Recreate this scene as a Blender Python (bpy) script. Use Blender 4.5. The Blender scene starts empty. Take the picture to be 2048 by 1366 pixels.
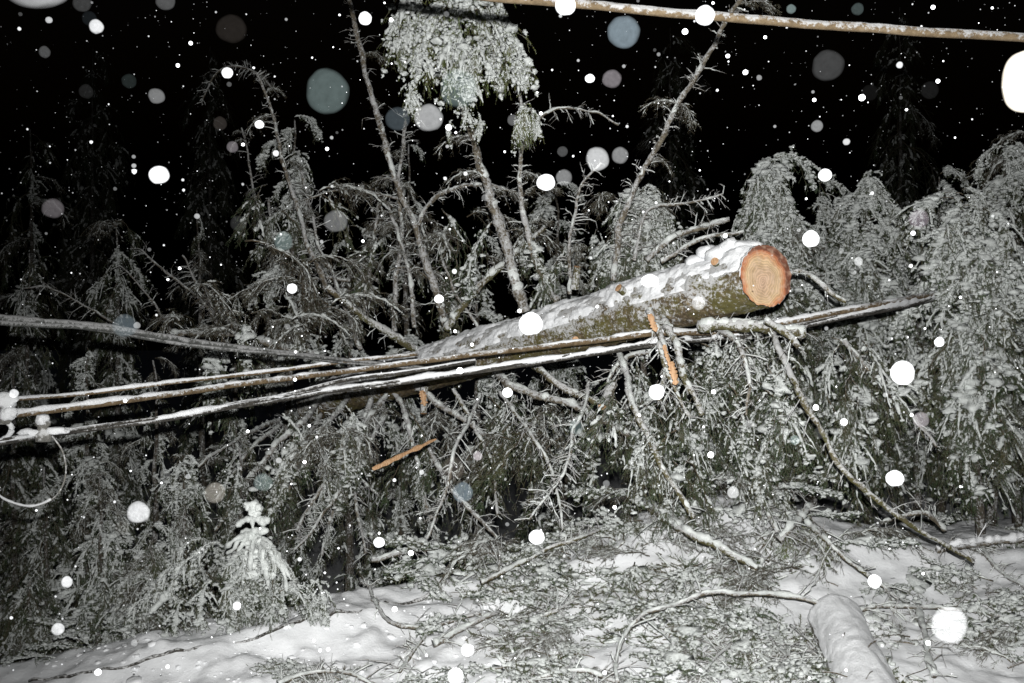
import bpy, math, random
import numpy as np
from mathutils import Vector, Matrix, Euler

random.seed(7)
rng = np.random.default_rng(11)
scene = bpy.context.scene
COL = scene.collection
R = math.radians

# ------------------------------------------------------------------ camera, sky, flash, exposure
CZ = 1.6
cam_d = bpy.data.cameras.new('camera')
cam = bpy.data.objects.new('camera', cam_d)
COL.objects.link(cam)
cam.location = (0, 0, CZ)
cam.rotation_euler = (R(90), 0, 0)
cam_d.sensor_width = 36
cam_d.lens = 38
cam_d.clip_start = 0.05
cam_d.clip_end = 600
scene.camera = cam
FPX = 38 / 36 * 2048

world = bpy.data.worlds.new('World')
scene.world = world
world.use_nodes = True
wn = world.node_tree.nodes
bg = wn['Background']
sky = wn.new('ShaderNodeTexSky')
sky.sky_type = 'NISHITA'
sky.sun_disc = False
sky.sun_elevation = R(-4.35)
sky.sun_rotation = R(180)
world.node_tree.links.new(sky.outputs[0], bg.inputs[0])
bg.inputs[1].default_value = 0.12

# the photographer's flash, mounted above the lens (the photo was lit by it alone)
fl = bpy.data.lights.new('camera_flash', 'SPOT')
fl.energy = 2700
fl.shadow_soft_size = 0.018
fl.spot_size = R(84)
fl.spot_blend = 1.0
fl.color = (1.0, 0.99, 0.97)
flo = bpy.data.objects.new('camera_flash', fl)
COL.objects.link(flo)
flo.location = (0.02, 0.0, CZ + 0.14)
flo.rotation_euler = (R(84), 0, R(-8))

scene.view_settings.view_transform = 'Standard'
scene.view_settings.look = 'None'
scene.view_settings.exposure = 0
scene.view_settings.gamma = 1
scene.view_settings.use_curve_mapping = False
scene.render.engine = 'CYCLES'
cy = scene.cycles
cy.max_bounces = 5
cy.diffuse_bounces = 2
cy.glossy_bounces = 2
cy.transparent_max_bounces = 40
cy.use_denoising = True
cy.sample_clamp_indirect = 4

# ------------------------------------------------------------------ helpers
def at(px, py, Y):
    """point at depth Y seen at photo pixel (px,py)"""
    return np.array([(px - 1024) / FPX * Y, Y, CZ + (683 - py) / FPX * Y])

def nrm(v):
    return v / np.maximum(np.linalg.norm(v, axis=-1, keepdims=True), 1e-9)

def _h(ix, iy, iz):
    n = (ix * 374761393 + iy * 668265263 + iz * 2147483647 + 1013904223) & 0xFFFFFFFF
    n = ((n ^ (n >> 13)) * 1274126177) & 0xFFFFFFFF
    n = n ^ (n >> 16)
    return (n & 0xFFFF) / 65535.0

def vnoise(x, y, z=0.0):
    x = np.asarray(x, float); y = np.asarray(y, float); z = np.asarray(z, float) + 0 * x
    xi = np.floor(x).astype(np.int64); yi = np.floor(y).astype(np.int64); zi = np.floor(z).astype(np.int64)
    fx = x - xi; fy = y - yi; fz = z - zi
    fx = fx * fx * (3 - 2 * fx); fy = fy * fy * (3 - 2 * fy); fz = fz * fz * (3 - 2 * fz)
    def c(a, b, d): return _h(xi + a, yi + b, zi + d)
    x00 = c(0,0,0)*(1-fx)+c(1,0,0)*fx; x10 = c(0,1,0)*(1-fx)+c(1,1,0)*fx
    x01 = c(0,0,1)*(1-fx)+c(1,0,1)*fx; x11 = c(0,1,1)*(1-fx)+c(1,1,1)*fx
    return ((x00*(1-fy)+x10*fy)*(1-fz) + (x01*(1-fy)+x11*fy)*fz) * 2 - 1

def fbm(x, y, z=0.0, o=4):
    s = 0; a = 0.5; f = 1.0
    for _ in range(o):
        s = s + a * vnoise(np.asarray(x)*f, np.asarray(y)*f, np.asarray(z)*f + 3.7*_)
        a *= 0.5; f *= 2.03
    return s

def sstep(a, b, x):
    t = np.clip((x - a) / (b - a), 0, 1)
    return t * t * (3 - 2 * t)

class MB:
    """collects triangles/quads as numpy blocks and links them as one mesh"""
    def __init__(s): s.v = []; s.q = []; s.t = []; s.n = 0
    def add(s, v, q=None, t=None, m=0):
        v = np.asarray(v, float).reshape(-1, 3)
        if q is not None and len(q): s.q.append((np.asarray(q) + s.n, m))
        if t is not None and len(t): s.t.append((np.asarray(t) + s.n, m))
        s.v.append(v); s.n += len(v)
    def tubes(s, P, Rd, sides=5, m=0, cap=True):
        """P (n,K,3) polylines, Rd (n,K) radii, or (n,K,sides) radii per vertex"""
        P = np.asarray(P, float)
        if P.ndim == 2: P = P[None]; Rd = np.asarray(Rd)[None]
        n, K, _ = P.shape
        if n == 0: return
        T = nrm(np.gradient(P, axis=1))
        ref = np.where(np.abs(T[:, :1, 2:3]) > 0.9, np.array([0.2, 0.97, 0.1]), np.array([0.05, 0.1, 1.0]))
        ref = np.broadcast_to(ref, T.shape)
        A = nrm(np.cross(T, ref)); B = np.cross(A, T)
        # B points mostly towards ref (up for flat tubes)
        th = np.arange(sides) / sides * 2 * np.pi
        rr = Rd if np.ndim(Rd) == 3 else np.asarray(Rd)[..., None] * np.ones(sides)
        V = P[:, :, None, :] + rr[..., None] * (np.cos(th)[None, None, :, None] * A[:, :, None, :] + np.sin(th)[None, None, :, None] * B[:, :, None, :])
        base = (np.arange(n) * K * sides)[:, None, None]
        k = np.arange(K - 1)[None, :, None]; j = np.arange(sides)[None, None, :]; j2 = (j + 1) % sides
        q = np.stack([base + k*sides + j, base + k*sides + j2, base + (k+1)*sides + j2, base + (k+1)*sides + j], -1).reshape(-1, 4)
        t = []
        if cap:
            b = np.arange(n) * K * sides
            for i in range(1, sides - 1):
                t.append(np.stack([b, b + i + 1, b + i], -1))
                e = b + (K - 1) * sides
                t.append(np.stack([e, e + i, e + i + 1], -1))
            t = np.concatenate(t)
        s.add(V.reshape(-1, 3), q, t, m)
    def build(s, name, mats, parent=None, smooth=True, loc=None):
        me = s.mesh(name, mats, smooth, loc)
        return link(name, me, parent, loc)
    def mesh(s, name, mats, smooth=True, loc=None):
        if not isinstance(mats, (list, tuple)): mats = [mats]
        V = np.concatenate(s.v)
        if loc is not None: V = V - np.asarray(loc)
        nq = sum(len(q) for q, _ in s.q); nt = sum(len(t) for t, _ in s.t)
        loops = np.concatenate([q.reshape(-1) for q, _ in s.q] + [t.reshape(-1) for t, _ in s.t])
        starts = np.concatenate([np.arange(nq) * 4, nq * 4 + np.arange(nt) * 3])
        mi = np.concatenate([np.full(len(q), m) for q, m in s.q] + [np.full(len(t), m) for t, m in s.t])
        me = bpy.data.meshes.new(name)
        me.vertices.add(len(V)); me.vertices.foreach_set('co', V.reshape(-1))
        me.loops.add(len(loops)); me.loops.foreach_set('vertex_index', loops.astype(np.int32))
        me.polygons.add(len(starts)); me.polygons.foreach_set('loop_start', starts.astype(np.int32))
        me.polygons.foreach_set('material_index', mi.astype(np.int32))
        for m in mats: me.materials.append(m)
        me.update(calc_edges=True)
        me.polygons.foreach_set('use_smooth', np.full(len(starts), bool(smooth)))
        me.validate()
        return me

def link(name, me, parent=None, loc=None):
    o = bpy.data.objects.new(name, me)
    COL.objects.link(o)
    if loc is not None: o.location = tuple(loc)
    if parent is not None:
        o.parent = parent
        o.location = Vector(o.location) - Vector(WLOC.get(parent.name, (0, 0, 0)))
    return o

WLOC = {}      # world position of parents (none of them is rotated)
def thing(name, loc, label, cat, group=None):
    o = bpy.data.objects.new(name, None)
    o.empty_display_size = 0.1
    COL.objects.link(o)
    o.location = tuple(loc)
    WLOC[o.name] = tuple(loc)
    tag(o, label, cat, group)
    return o

def tag(o, label=None, cat=None, group=None, kind=None):
    if label: o['label'] = label
    if cat: o['category'] = cat
    if group: o['group'] = group
    if kind: o['kind'] = kind
    return o

def spline(pts, step=0.03, wob=0.0, seed=0):
    """Catmull-Rom through 3D points, evenly sampled"""
    P = np.asarray(pts, float)
    if len(P) == 2: P = np.array([P[0], (P[0]+P[1])/2, P[1]])
    E = np.vstack([2*P[0]-P[1], P, 2*P[-1]-P[-2]])
    out = []
    for i in range(len(P) - 1):
        a, b, c, d = E[i:i+4]
        n = max(2, int(np.linalg.norm(c - b) / step))
        t = (np.arange(n) / n)[:, None]
        out.append(0.5*((2*b)+(-a+c)*t+(2*a-5*b+4*c-d)*t**2+(-a+3*b-3*c+d)*t**3))
    out.append(P[-1:])
    Q = np.concatenate(out)
    if wob:
        s = np.arange(len(Q)) * step
        for k in range(3):
            Q[:, k] += wob * (fbm(s * 5 + seed * 7.3, s * 0 + k * 9.1 + seed, 0, 3))
    return Q

# ------------------------------------------------------------------ materials
def mat(name):
    m = bpy.data.materials.new(name); m.use_nodes = True
    nt = m.node_tree
    return m, nt, nt.nodes['Principled BSDF']

def nd(nt, typ, **kw):
    n = nt.nodes.new(typ)
    for k, v in kw.items():
        if hasattr(n, k): setattr(n, k, v)
        else: n.inputs[k].default_value = v
    return n

def noise(nt, scale, detail=4, rough=0.6, coord='Object', dist=0.0, warp=None):
    tc = nt.nodes.new('ShaderNodeTexCoord')
    n = nd(nt, 'ShaderNodeTexNoise', Scale=scale, Detail=detail, Roughness=rough, Distortion=dist)
    if warp:
        mp = nd(nt, 'ShaderNodeMapping'); mp.inputs['Scale'].default_value = warp
        nt.links.new(tc.outputs[coord], mp.inputs[0]); nt.links.new(mp.outputs[0], n.inputs['Vector'])
    else: nt.links.new(tc.outputs[coord], n.inputs['Vector'])
    return n

def ramp(nt, src, stops):
    r = nt.nodes.new('ShaderNodeValToRGB')
    el = r.color_ramp.elements
    while len(el) < len(stops): el.new(0.5)
    for e, (p, c) in zip(el, stops):
        e.position = p; e.color = (*c, 1) if len(c) == 3 else c
    nt.links.new(src, r.inputs[0])
    return r

def bump(nt, b, src, strength, dist=0.01):
    n = nd(nt, 'ShaderNodeBump', Strength=strength, Distance=dist)
    nt.links.new(src, n.inputs['Height']); nt.links.new(n.outputs[0], b.inputs['Normal'])
    return n

def g(v): return (v, v, v)

def snow_mat(name, lo, hi, scale=9, bscale=60, bs=0.6, tint=(0.98, 1.0, 1.02)):
    m, nt, b = mat(name)
    n = noise(nt, scale, 5, 0.65)
    r = ramp(nt, n.outputs[0], [(0.3, tuple(lo*t for t in tint)), (0.65, tuple(hi*t for t in tint))])
    nt.links.new(r.outputs[0], b.inputs['Base Color'])
    b.inputs['Roughness'].default_value = 0.7
    b.inputs['Specular IOR Level'].default_value = 0.25
    n2 = noise(nt, bscale, 6, 0.75)
    bump(nt, b, n2.outputs[0], bs, 0.012)
    return m

M_ground = snow_mat('ground_snow', 0.70, 0.84, 3, 26, 0.55)
M_snow = snow_mat('caked_snow', 0.68, 0.82, 14, 90, 0.7)
M_rime = snow_mat('rime_on_shoots', 0.40, 0.80, 12, 160, 0.8, (0.955, 1.0, 0.975))

def needles_mat(name, c0, c1, c2):
    m, nt, b = mat(name)
    n = noise(nt, 5.0, 3, 0.7)
    oi = nt.nodes.new('ShaderNodeObjectInfo')
    ad = nd(nt, 'ShaderNodeMath', operation='MULTIPLY_ADD'); ad.inputs[1].default_value = 0.25; 
    nt.links.new(oi.outputs['Random'], ad.inputs[0]); nt.links.new(n.outputs[0], ad.inputs[2])
    r = ramp(nt, ad.outputs[0], [(0.38, c0), (0.58, c1), (0.82, c2)])
    nt.links.new(r.outputs[0], b.inputs['Base Color'])
    b.inputs['Roughness'].default_value = 0.6
    b.inputs['Specular IOR Level'].default_value = 0.3
    return m
M_needle = needles_mat('spruce_needles', (0.015, 0.032, 0.012), (0.034, 0.062, 0.022), (0.066, 0.066, 0.026))
M_frostneedle = needles_mat('frosted_needles', (0.08, 0.12, 0.07), (0.17, 0.22, 0.15), (0.32, 0.35, 0.30))
M_greenneedle = needles_mat('fresh_green_needles', (0.06, 0.10, 0.018), (0.11, 0.16, 0.03), (0.20, 0.21, 0.05))

def bark_mat(name, cols, snow=0.5, snow_lo=0.50, moss=None, scale=18, wood=(1, 1, 1)):
    """bark with rime caught on it: more on faces turned up and where the bark is rough"""
    m, nt, b = mat(name)
    n = noise(nt, scale, 6, 0.7)
    r = ramp(nt, n.outputs[0], [(0.32, cols[0]), (0.5, cols[1]), (0.68, cols[2])])
    col = r.outputs[0]
    if moss:
        nm = noise(nt, 4.5, 4, 0.7)
        rm = ramp(nt, nm.outputs[0], [(0.42, g(0)), (0.58, g(1))])
        mx = nd(nt, 'ShaderNodeMix', data_type='RGBA')
        nt.links.new(rm.outputs[0], mx.inputs[0]); nt.links.new(col, mx.inputs[6]); mx.inputs[7].default_value = (*moss, 1)
        col = mx.outputs[2]
    geo = nt.nodes.new('ShaderNodeNewGeometry')
    sp = nt.nodes.new('ShaderNodeSeparateXYZ'); nt.links.new(geo.outputs['Normal'], sp.inputs[0])
    ns = noise(nt, 55, 5, 0.8)
    nb = noise(nt, 7, 3, 0.6)
    a1 = nd(nt, 'ShaderNodeMath', operation='MULTIPLY_ADD'); a1.inputs[1].default_value = 0.16
    nt.links.new(sp.outputs['Z'], a1.inputs[0]); nt.links.new(ns.outputs[0], a1.inputs[2])
    a2 = nd(nt, 'ShaderNodeMath', operation='MULTIPLY_ADD'); a2.inputs[1].default_value = 0.5
    nt.links.new(nb.outputs[0], a2.inputs[0]); nt.links.new(a1.outputs[0], a2.inputs[2])
    c = 1.02 - snow * 0.5
    rs = ramp(nt, a2.outputs[0], [(c - 0.09, g(0)), (c + 0.02, g(1))])
    mx = nd(nt, 'ShaderNodeMix', data_type='RGBA')
    nt.links.new(rs.outputs[0], mx.inputs[0]); nt.links.new(col, mx.inputs[6]); mx.inputs[7].default_value = (snow_lo, snow_lo*1.01, snow_lo*1.01, 1)
    nt.links.new(mx.outputs[2], b.inputs['Base Color'])
    b.inputs['Roughness'].default_value = 0.85
    b.inputs['Specular IOR Level'].default_value = 0.2
    bump(nt, b, n.outputs[0], 0.7, 0.01)
    return m
BR = [(0.05, 0.042, 0.03), (0.10, 0.085, 0.062), (0.17, 0.15, 0.11)]
M_limb = bark_mat('rimed_limb_bark', BR, 0.50, 0.36)
M_twig = bark_mat('rimed_twig_bark', BR, 0.60, 0.42)
M_mosslimb = bark_mat('mossy_limb_bark', [(0.035, 0.028, 0.018), (0.08, 0.066, 0.035), (0.16, 0.135, 0.085)], 0.46, 0.42, (0.065, 0.062, 0.022))
M_dark_trunk = bark_mat('standing_spruce_bark', [(0.02, 0.017, 0.012), (0.045, 0.038, 0.028), (0.08, 0.07, 0.055)], 0.35, 0.3)
M_wood = bark_mat('dark_twig_wood', [(0.035, 0.028, 0.018), (0.07, 0.055, 0.035), (0.12, 0.095, 0.06)], 0.22, 0.35)
M_trunk = bark_mat('fallen_trunk_bark', [(0.022, 0.018, 0.012), (0.085, 0.062, 0.036), (0.20, 0.16, 0.095)], 0.50, 0.42, (0.088, 0.078, 0.026), 34)

def wood_mat(name, c0, c1, c2, sc=(6, 6, 60)):
    m, nt, b = mat(name)
    n = noise(nt, 3, 5, 0.6, warp=sc)
    r = ramp(nt, n.outputs[0], [(0.3, c0), (0.5, c1), (0.72, c2)])
    nt.links.new(r.outputs[0], b.inputs['Base Color'])
    b.inputs['Roughness'].default_value = 0.7
    bump(nt, b, n.outputs[0], 0.6, 0.004)
    return m
M_split = wood_mat('split_pale_wood', (0.26, 0.13, 0.06), (0.42, 0.25, 0.13), (0.55, 0.38, 0.24), (40, 40, 4))

def cable_mat(name, cols, frost, flo_=0.5):
    return bark_mat(name, cols, frost, flo_, None, 30)
M_cab_brown = cable_mat('brown_cable_jacket', [(0.065, 0.045, 0.024), (0.11, 0.078, 0.043), (0.17, 0.125, 0.075)], 0.34)
M_cab_tan = cable_mat('tan_cable_jacket', [(0.045, 0.032, 0.018), (0.075, 0.054, 0.030), (0.11, 0.085, 0.055)], 0.42, 0.2)
M_cab_snowgrey = cable_mat('grey_cable_rimed', [(0.035, 0.036, 0.034), (0.06, 0.062, 0.058), (0.09, 0.092, 0.085)], 0.5, 0.24)
M_cab_grey = cable_mat('grey_cable_jacket', [(0.06, 0.06, 0.058), (0.11, 0.11, 0.105), (0.19, 0.185, 0.17)], 0.42, 0.42)
M_cab_dark = cable_mat('dark_cable_jacket', [(0.02, 0.019, 0.017), (0.04, 0.037, 0.032), (0.07, 0.065, 0.055)], 0.28, 0.45)
M_cab_steel = cable_mat('weathered_steel_strand', [(0.10, 0.10, 0.095), (0.16, 0.155, 0.14), (0.24, 0.23, 0.2)], 0.36, 0.5)

# ------------------------------------------------------------------ terrain
EN = np.array([-0.394, 0.919])
def terr(x, y):
    x = np.asarray(x, float); y = np.asarray(y, float)
    s = (x + 2.68) * EN[0] + (y - 5.60) * EN[1]
    rise = 0.24 * (np.clip(y, 2.5, 7.1) - 6.2) - 0.10 * np.clip(y - 7.4, 0, 4)  # tilt added to catch more flash on near snow, less on the far field
    left = 1 - sstep(0.4, 2.2, x)
    drop = -1.7 * sstep(0.0, 2.4, s + 0.12 * fbm(x*1.5, y*1.5)) * left
    drop = drop - 0.10 * sstep(0.3, 2.5, s) * (1 - left)
    mound = 0.34 * np.exp(-(((x - 1.35) / 1.0)**2 + ((y - 7.5) / 0.8)**2))
    lump = 0.08 * fbm(x * 1.1 + 5, y * 1.1) + 0.045 * fbm(x * 4, y * 4 + 9) + 0.016 * fbm(x * 14, y * 14, 3.0, 3)
    clod = 0.07 * np.clip(fbm(x * 9 + 31, y * 9, 0, 3) + 0.05, 0, 1) * np.exp(-((x + 1.1)**2 + (y - 5.6)**2) / 2.2)
    bank = 0.05 * np.exp(-((s + 0.22) / 0.12)**2) * left
    wave = 0.02 * vnoise(x * 0.9, y * 6.0) * sstep(7, 9, y)
    return rise + drop + mound + lump + clod + bank + wave

def ground_pt(px, py):
    """where the ray through (px,py) meets the ground"""
    Y = np.linspace(3.2, 30, 900)
    x = (px - 1024) / FPX * Y; z = CZ + (683 - py) / FPX * Y
    d = z - terr(x, Y)
    i = np.argmax(d < 0)
    if d[i] >= 0: i = len(Y) - 1
    return np.array([x[i], Y[i], terr(x[i], Y[i])])

def axis_pts(lo, hi, a, b, step, far):
    mid = np.arange(a, b, step)
    up = b + np.cumsum(step * 1.12 ** np.arange(1, far)); up = up[up < hi]
    dn = a - np.cumsum(step * 1.12 ** np.arange(1, far)); dn = dn[dn > lo]
    return np.concatenate([[lo], dn[::-1], mid, up, [hi]])
gx = axis_pts(-260, 260, -4.2, 4.6, 0.028, 90)
gy = axis_pts(-60, 420, 4.2, 9.5, 0.028, 90)
X, Yg = np.meshgrid(gx, gy)
Z = terr(X, Yg)
mb = MB()
ny, nx = X.shape
i = np.arange(ny - 1)[:, None] * nx + np.arange(nx - 1)[None, :]
mb.add(np.stack([X, Yg, Z], -1), np.stack([i, i + 1, i + nx + 1, i + nx], -1).reshape(-1, 4))
tag(mb.build('ground', M_ground), 'uneven fresh snow over the ground below the fallen tree', None, None, 'structure')

# ------------------------------------------------------------------ bough meshes (shared)
def needles(mb, P, per, ln, w, m, r_):
    """scatter needle triangles along polylines P (n,K,3)"""
    n, K, _ = P.shape
    N = n * per
    if N == 0: return
    ti = np.repeat(np.arange(n), per)
    s = r_.random(N) * (K - 1); k = np.minimum(s.astype(int), K - 2); f = (s - k)[:, None]
    a = P[ti, k]; b = P[ti, k + 1]
    p = a * (1 - f) + b * f
    T = nrm(b - a)
    rnd = nrm(r_.normal(size=(N, 3)))
    side = nrm(np.cross(T, rnd))
    d = nrm(T * 0.75 + side * 0.8 + np.array([0, 0, 0.05]))
    L = ln * (0.7 + 0.6 * r_.random(N))[:, None]
    wv = nrm(np.cross(d, r_.normal(size=(N, 3)))) * w
    V = np.stack([p - wv, p + wv, p + d * L], 1).reshape(-1, 3)
    mb.add(V, None, np.arange(N * 3).reshape(-1, 3), m)

import bmesh
bm = bmesh.new(); bmesh.ops.create_icosphere(bm, subdivisions=2, radius=1)
PV = np.array([v.co[:] for v in bm.verts]); PF = np.array([[v.index for v in f.verts] for f in bm.faces]); bm.free()
def make_bough(seed, a0=20, a1=-80, snow=0.8, grav=0.55, bare=False, thick=1.0, flat=False, green=False, ntw=24, wide=1.0, crest=True, lump=1.0, npads=0, pr0=0.022):
    """one spruce bough, 1 m long: spine, side twigs, shoots with needles, and snow lying in patches on its upper run"""
    r_ = np.random.default_rng(seed)
    mb = MB()
    K = 16
    ang = np.radians(a0 + (a1 - a0) * (np.linspace(0, 1, K) ** 0.75) + 10 * r_.normal(size=K) * (0.3 if flat else 0.8))
    st = 1.0 / (K - 1)
    sp = np.zeros((K, 3))
    for k in range(1, K):
        sp[k] = sp[k-1] + st * np.array([math.cos(ang[k-1]), 0, math.sin(ang[k-1])])
    sp[:, 1] += 0.12 * fbm(np.linspace(0, 2.4, K) + seed, np.zeros(K))
    mb.tubes(sp[None], (np.linspace(0.010, 0.0028, K) * thick)[None], 5, 0)
    T = nrm(np.gradient(sp, axis=0))
    t = np.sort(r_.uniform(0.08, 1.0, ntw)); t[-1] = 1.0
    kk = t * (K - 1); k0 = np.minimum(kk.astype(int), K - 2); f = (kk - k0)[:, None]
    base = sp[k0] * (1 - f) + sp[k0+1] * f; TT = T[k0]
    side = np.where(r_.random(ntw) < 0.5, 1, -1)[:, None]
    yv = np.array([0, 1.0, 0])
    nz = 0.12 if flat else 0.30
    d = nrm(TT * r_.uniform(0.4, 1.0, (ntw, 1)) + side * yv * r_.uniform(0.3, 1.0, (ntw, 1)) * wide + r_.normal(0, nz, (ntw, 3)))
    d[-1] = TT[-1]
    L = (0.08 + 0.30 * np.sin(np.pi * np.clip(t * 0.85 + 0.15, 0, 1))) * r_.uniform(0.45, 1.25, ntw)
    K2 = 7
    s = np.linspace(0, 1, K2)[None, :, None]
    gv = grav * r_.uniform(0.6, 1.3, ntw)
    P = base[:, None] + d[:, None] * L[:, None, None] * s - np.array([0, 0, 1.0]) * (gv * L)[:, None, None] * s**2
    P = P + np.cumsum(r_.normal(size=(ntw, K2, 3)) * 0.007, axis=1) * s
    mb.tubes(P, np.linspace(0.0040, 0.0018, K2)[None] * np.ones((ntw, 1)) * thick, 3, 0, False)
    per = 11 if bare else 7
    N = ntw * per
    ti = np.repeat(np.arange(ntw), per)
    s1 = np.tile(np.linspace(0.18, 1.0, per), ntw) + r_.normal(0, 0.05, N)
    s1 = np.clip(s1, 0.05, 1) * (K2 - 1); k1 = np.minimum(s1.astype(int), K2 - 2); f = (s1 - k1)[:, None]
    b2 = P[ti, k1] * (1 - f) + P[ti, k1+1] * f
    T2 = nrm(P[ti, k1+1] - P[ti, k1])
    up = nrm(np.cross(T2, np.cross(np.array([0, 0, 1.0]), T2)) + 1e-6)
    lat = nrm(np.cross(T2, up))
    sd = np.where(r_.random(N) < 0.5, 1, -1)[:, None]
    d2 = nrm(T2 * 0.7 + sd * lat * r_.uniform(0.3, 1.1, (N, 1)) + r_.normal(0, 0.35, (N, 3)))
    L2 = r_.uniform(0.03, 0.085, N) * (L[ti] / 0.35 + 0.35)
    K3 = 5
    s = np.linspace(0, 1, K3)[None, :, None]
    Q = b2[:, None] + d2[:, None] * L2[:, None, None] * s - np.array([0, 0, 1.0]) * (grav * 0.8 * L2)[:, None, None] * s**2
    Q = Q + r_.normal(size=(N, K3, 3)) * 0.002
    mb.tubes(Q, np.linspace(0.0022, 0.0012, K3)[None] * np.ones((N, 1)) * thick, 3, 0, False)
    if bare:
        per3 = 3; N3 = N * per3
        ti3 = np.repeat(np.arange(N), per3)
        b3 = Q[ti3, r_.integers(0, K3, N3)]
        d3 = nrm(nrm(Q[ti3, 1] - Q[ti3, 0]) + r_.normal(0, 0.7, (N3, 3)))
        L3 = r_.uniform(0.015, 0.05, N3)
        s = np.linspace(0, 1, 3)[None, :, None]
        W_ = b3[:, None] + d3[:, None] * L3[:, None, None] * s - np.array([0, 0, 1.0]) * (0.3 * L3)[:, None, None] * s**2
        mb.tubes(W_, np.linspace(0.0015, 0.0008, 3)[None] * np.ones((N3, 1)), 3, 0, False)
        needles(mb, Q, 4, 0.013, 0.0012, 2, r_)
        needles(mb, Q, 4, 0.013, 0.0012, 1, r_)
    else:
        nm = 4 if green else 1
        needles(mb, Q, 34, 0.019, 0.0015, nm, r_)
        needles(mb, Q, int(2 + 16 * snow) if not green else 6, 0.021, 0.0013, 2, r_)
        needles(mb, P, 70, 0.019, 0.0015, nm, r_)
        needles(mb, P, 12, 0.018, 0.0013, 2, r_)
        needles(mb, sp[None], 140, 0.020, 0.0015, 1, r_)
    def pads(C, n, r0):
        """broader pads of snow resting on the upper side of the twigs"""
        c = C.reshape(-1, 3)
        w = np.exp(2.4 * c[:, 2] / max(1e-3, c[:, 2].max() - c[:, 2].min())) * np.clip(0.5 + 1.6 * fbm(c[:, 0] * 4 + seed * 3, c[:, 1] * 4, c[:, 2] * 4, 2), 0.02, 1) if not flat else np.ones(len(c))
        c = c[r_.choice(len(c), n, p=w / w.sum())]
        sz = r0 * (0.5 + r_.gamma(2.5, .35, (n, 1))) * np.array([1.25, 1.25, .62])
        kk = 1 + .30 * r_.normal(size=(n, len(PV)))
        V = PV[None] * kk[..., None] * sz[:, None] + c[:, None] + np.array([0, 0, 1.]) * (sz[:, 2:3] * .5)[:, None]
        mb.add(V.reshape(-1, 3), None, (PF[None] + (np.arange(n) * len(PV))[:, None, None]).reshape(-1, 3), 3)
    def cake(C, p, r0, whole=False):
        """lumps of snow over part of each polyline; patchy, and thickest on the upper run of the bough"""
        n, K, _ = C.shape
        c = C[:, K // 2]
        pr = p * (0.25 + 1.5 * np.clip(0.5 + 1.3 * fbm(c[:, 0] * 5 + seed, c[:, 1] * 5, c[:, 2] * 5, 2), 0, 1))
        if crest and not flat:
            pr = pr * (1.25 - 0.85 * sstep(0.15, 0.85, -c[:, 2]))
        C = C[r_.random(n) < pr]
        if not len(C): return
        n = len(C); Ks = 9 if not whole else K * 2
        ln_ = r_.uniform(0.25, 0.7, n) if not whole else np.ones(n)
        st_ = r_.uniform(0, 1, n) * (1 - ln_)
        u = (st_[:, None] + ln_[:, None] * np.linspace(0, 1, Ks)[None]) * (K - 1)
        a = np.minimum(u.astype(int), K - 2); f = (u - a)[..., None]; ii = np.arange(n)[:, None]
        C = C[ii, a] * (1 - f) + C[ii, a + 1] * f
        rad = r0 * (0.45 + 0.95 * r_.random((n, Ks))) * (0.45 + r_.gamma(3, .25, (n, 1))) * lump
        env = np.sin(np.pi * np.linspace(0.06, 0.95, Ks)) ** 0.5
        rad = rad * env
        C = C + np.array([0, 0, 1.0]) * (rad * 0.6)[..., None] + r_.normal(size=C.shape) * 0.0022
        sides = 6
        rr = rad[..., None] * (0.65 + 0.7 * r_.random((n, Ks, sides)))
        mb.tubes(C, rr, sides, 3)
    if bare:
        cake(Q, snow * 0.30, 0.0035); cake(P, snow * 0.6, 0.006); cake(sp[None], 2, 0.011, True)
    else:
        cake(Q, snow, 0.0128); cake(P, snow * 0.8, 0.013); cake(P, snow * 0.6, 0.012); cake(sp[None], 2 if snow > .25 else 0, 0.012, True)
    if npads: pads(P, npads, pr0)
    return mb.mesh('bough', [M_wood, M_needle, M_frostneedle, M_rime, M_greenneedle])

ARCH = [make_bough(100 + k, 28, -95, 0.44, 0.75, wide=0.9, npads=66) for k in range(5)]       # arches out and hangs
HANG = [make_bough(120 + k, -40, -92, 0.36, 0.8, wide=0.7, npads=28) for k in range(5)]       # curtain straight down
DARK = [make_bough(140 + k, -20, -88, 0.13, 0.75, wide=0.9) for k in range(4)]      # little snow
FLAT = [make_bough(160 + k, 8, -10, 0.42, 0.10, flat=True, ntw=20, lump=1.1, npads=34) for k in range(5)]  # on the ground
BARE = [make_bough(180 + k, 30, -60, 0.8, 0.5, bare=True, wide=0.8) for k in range(3)]
BAREUP = [make_bough(190 + k, 10, -20, 0.8, 0.1, bare=True, wide=0.7) for k in range(2)]
GREEN = [make_bough(200 + k, -20, -90, 0.50, 0.95, green=True, ntw=20, wide=1.0, thick=1.4, crest=False, lump=2.2, npads=15, pr0=0.030) for k in range(3)]
for me in ARCH: me.name = 'arching_bough'
for me in HANG: me.name = 'hanging_bough'

def put_bough(me, p, yaw, scale, parent, pitch=0.0, roll=0.0, name='bough'):
    o = link(name, me, parent, p)
    o.rotation_euler = (roll, pitch, yaw)
    o.scale = (scale, scale, scale)
    return o

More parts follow.
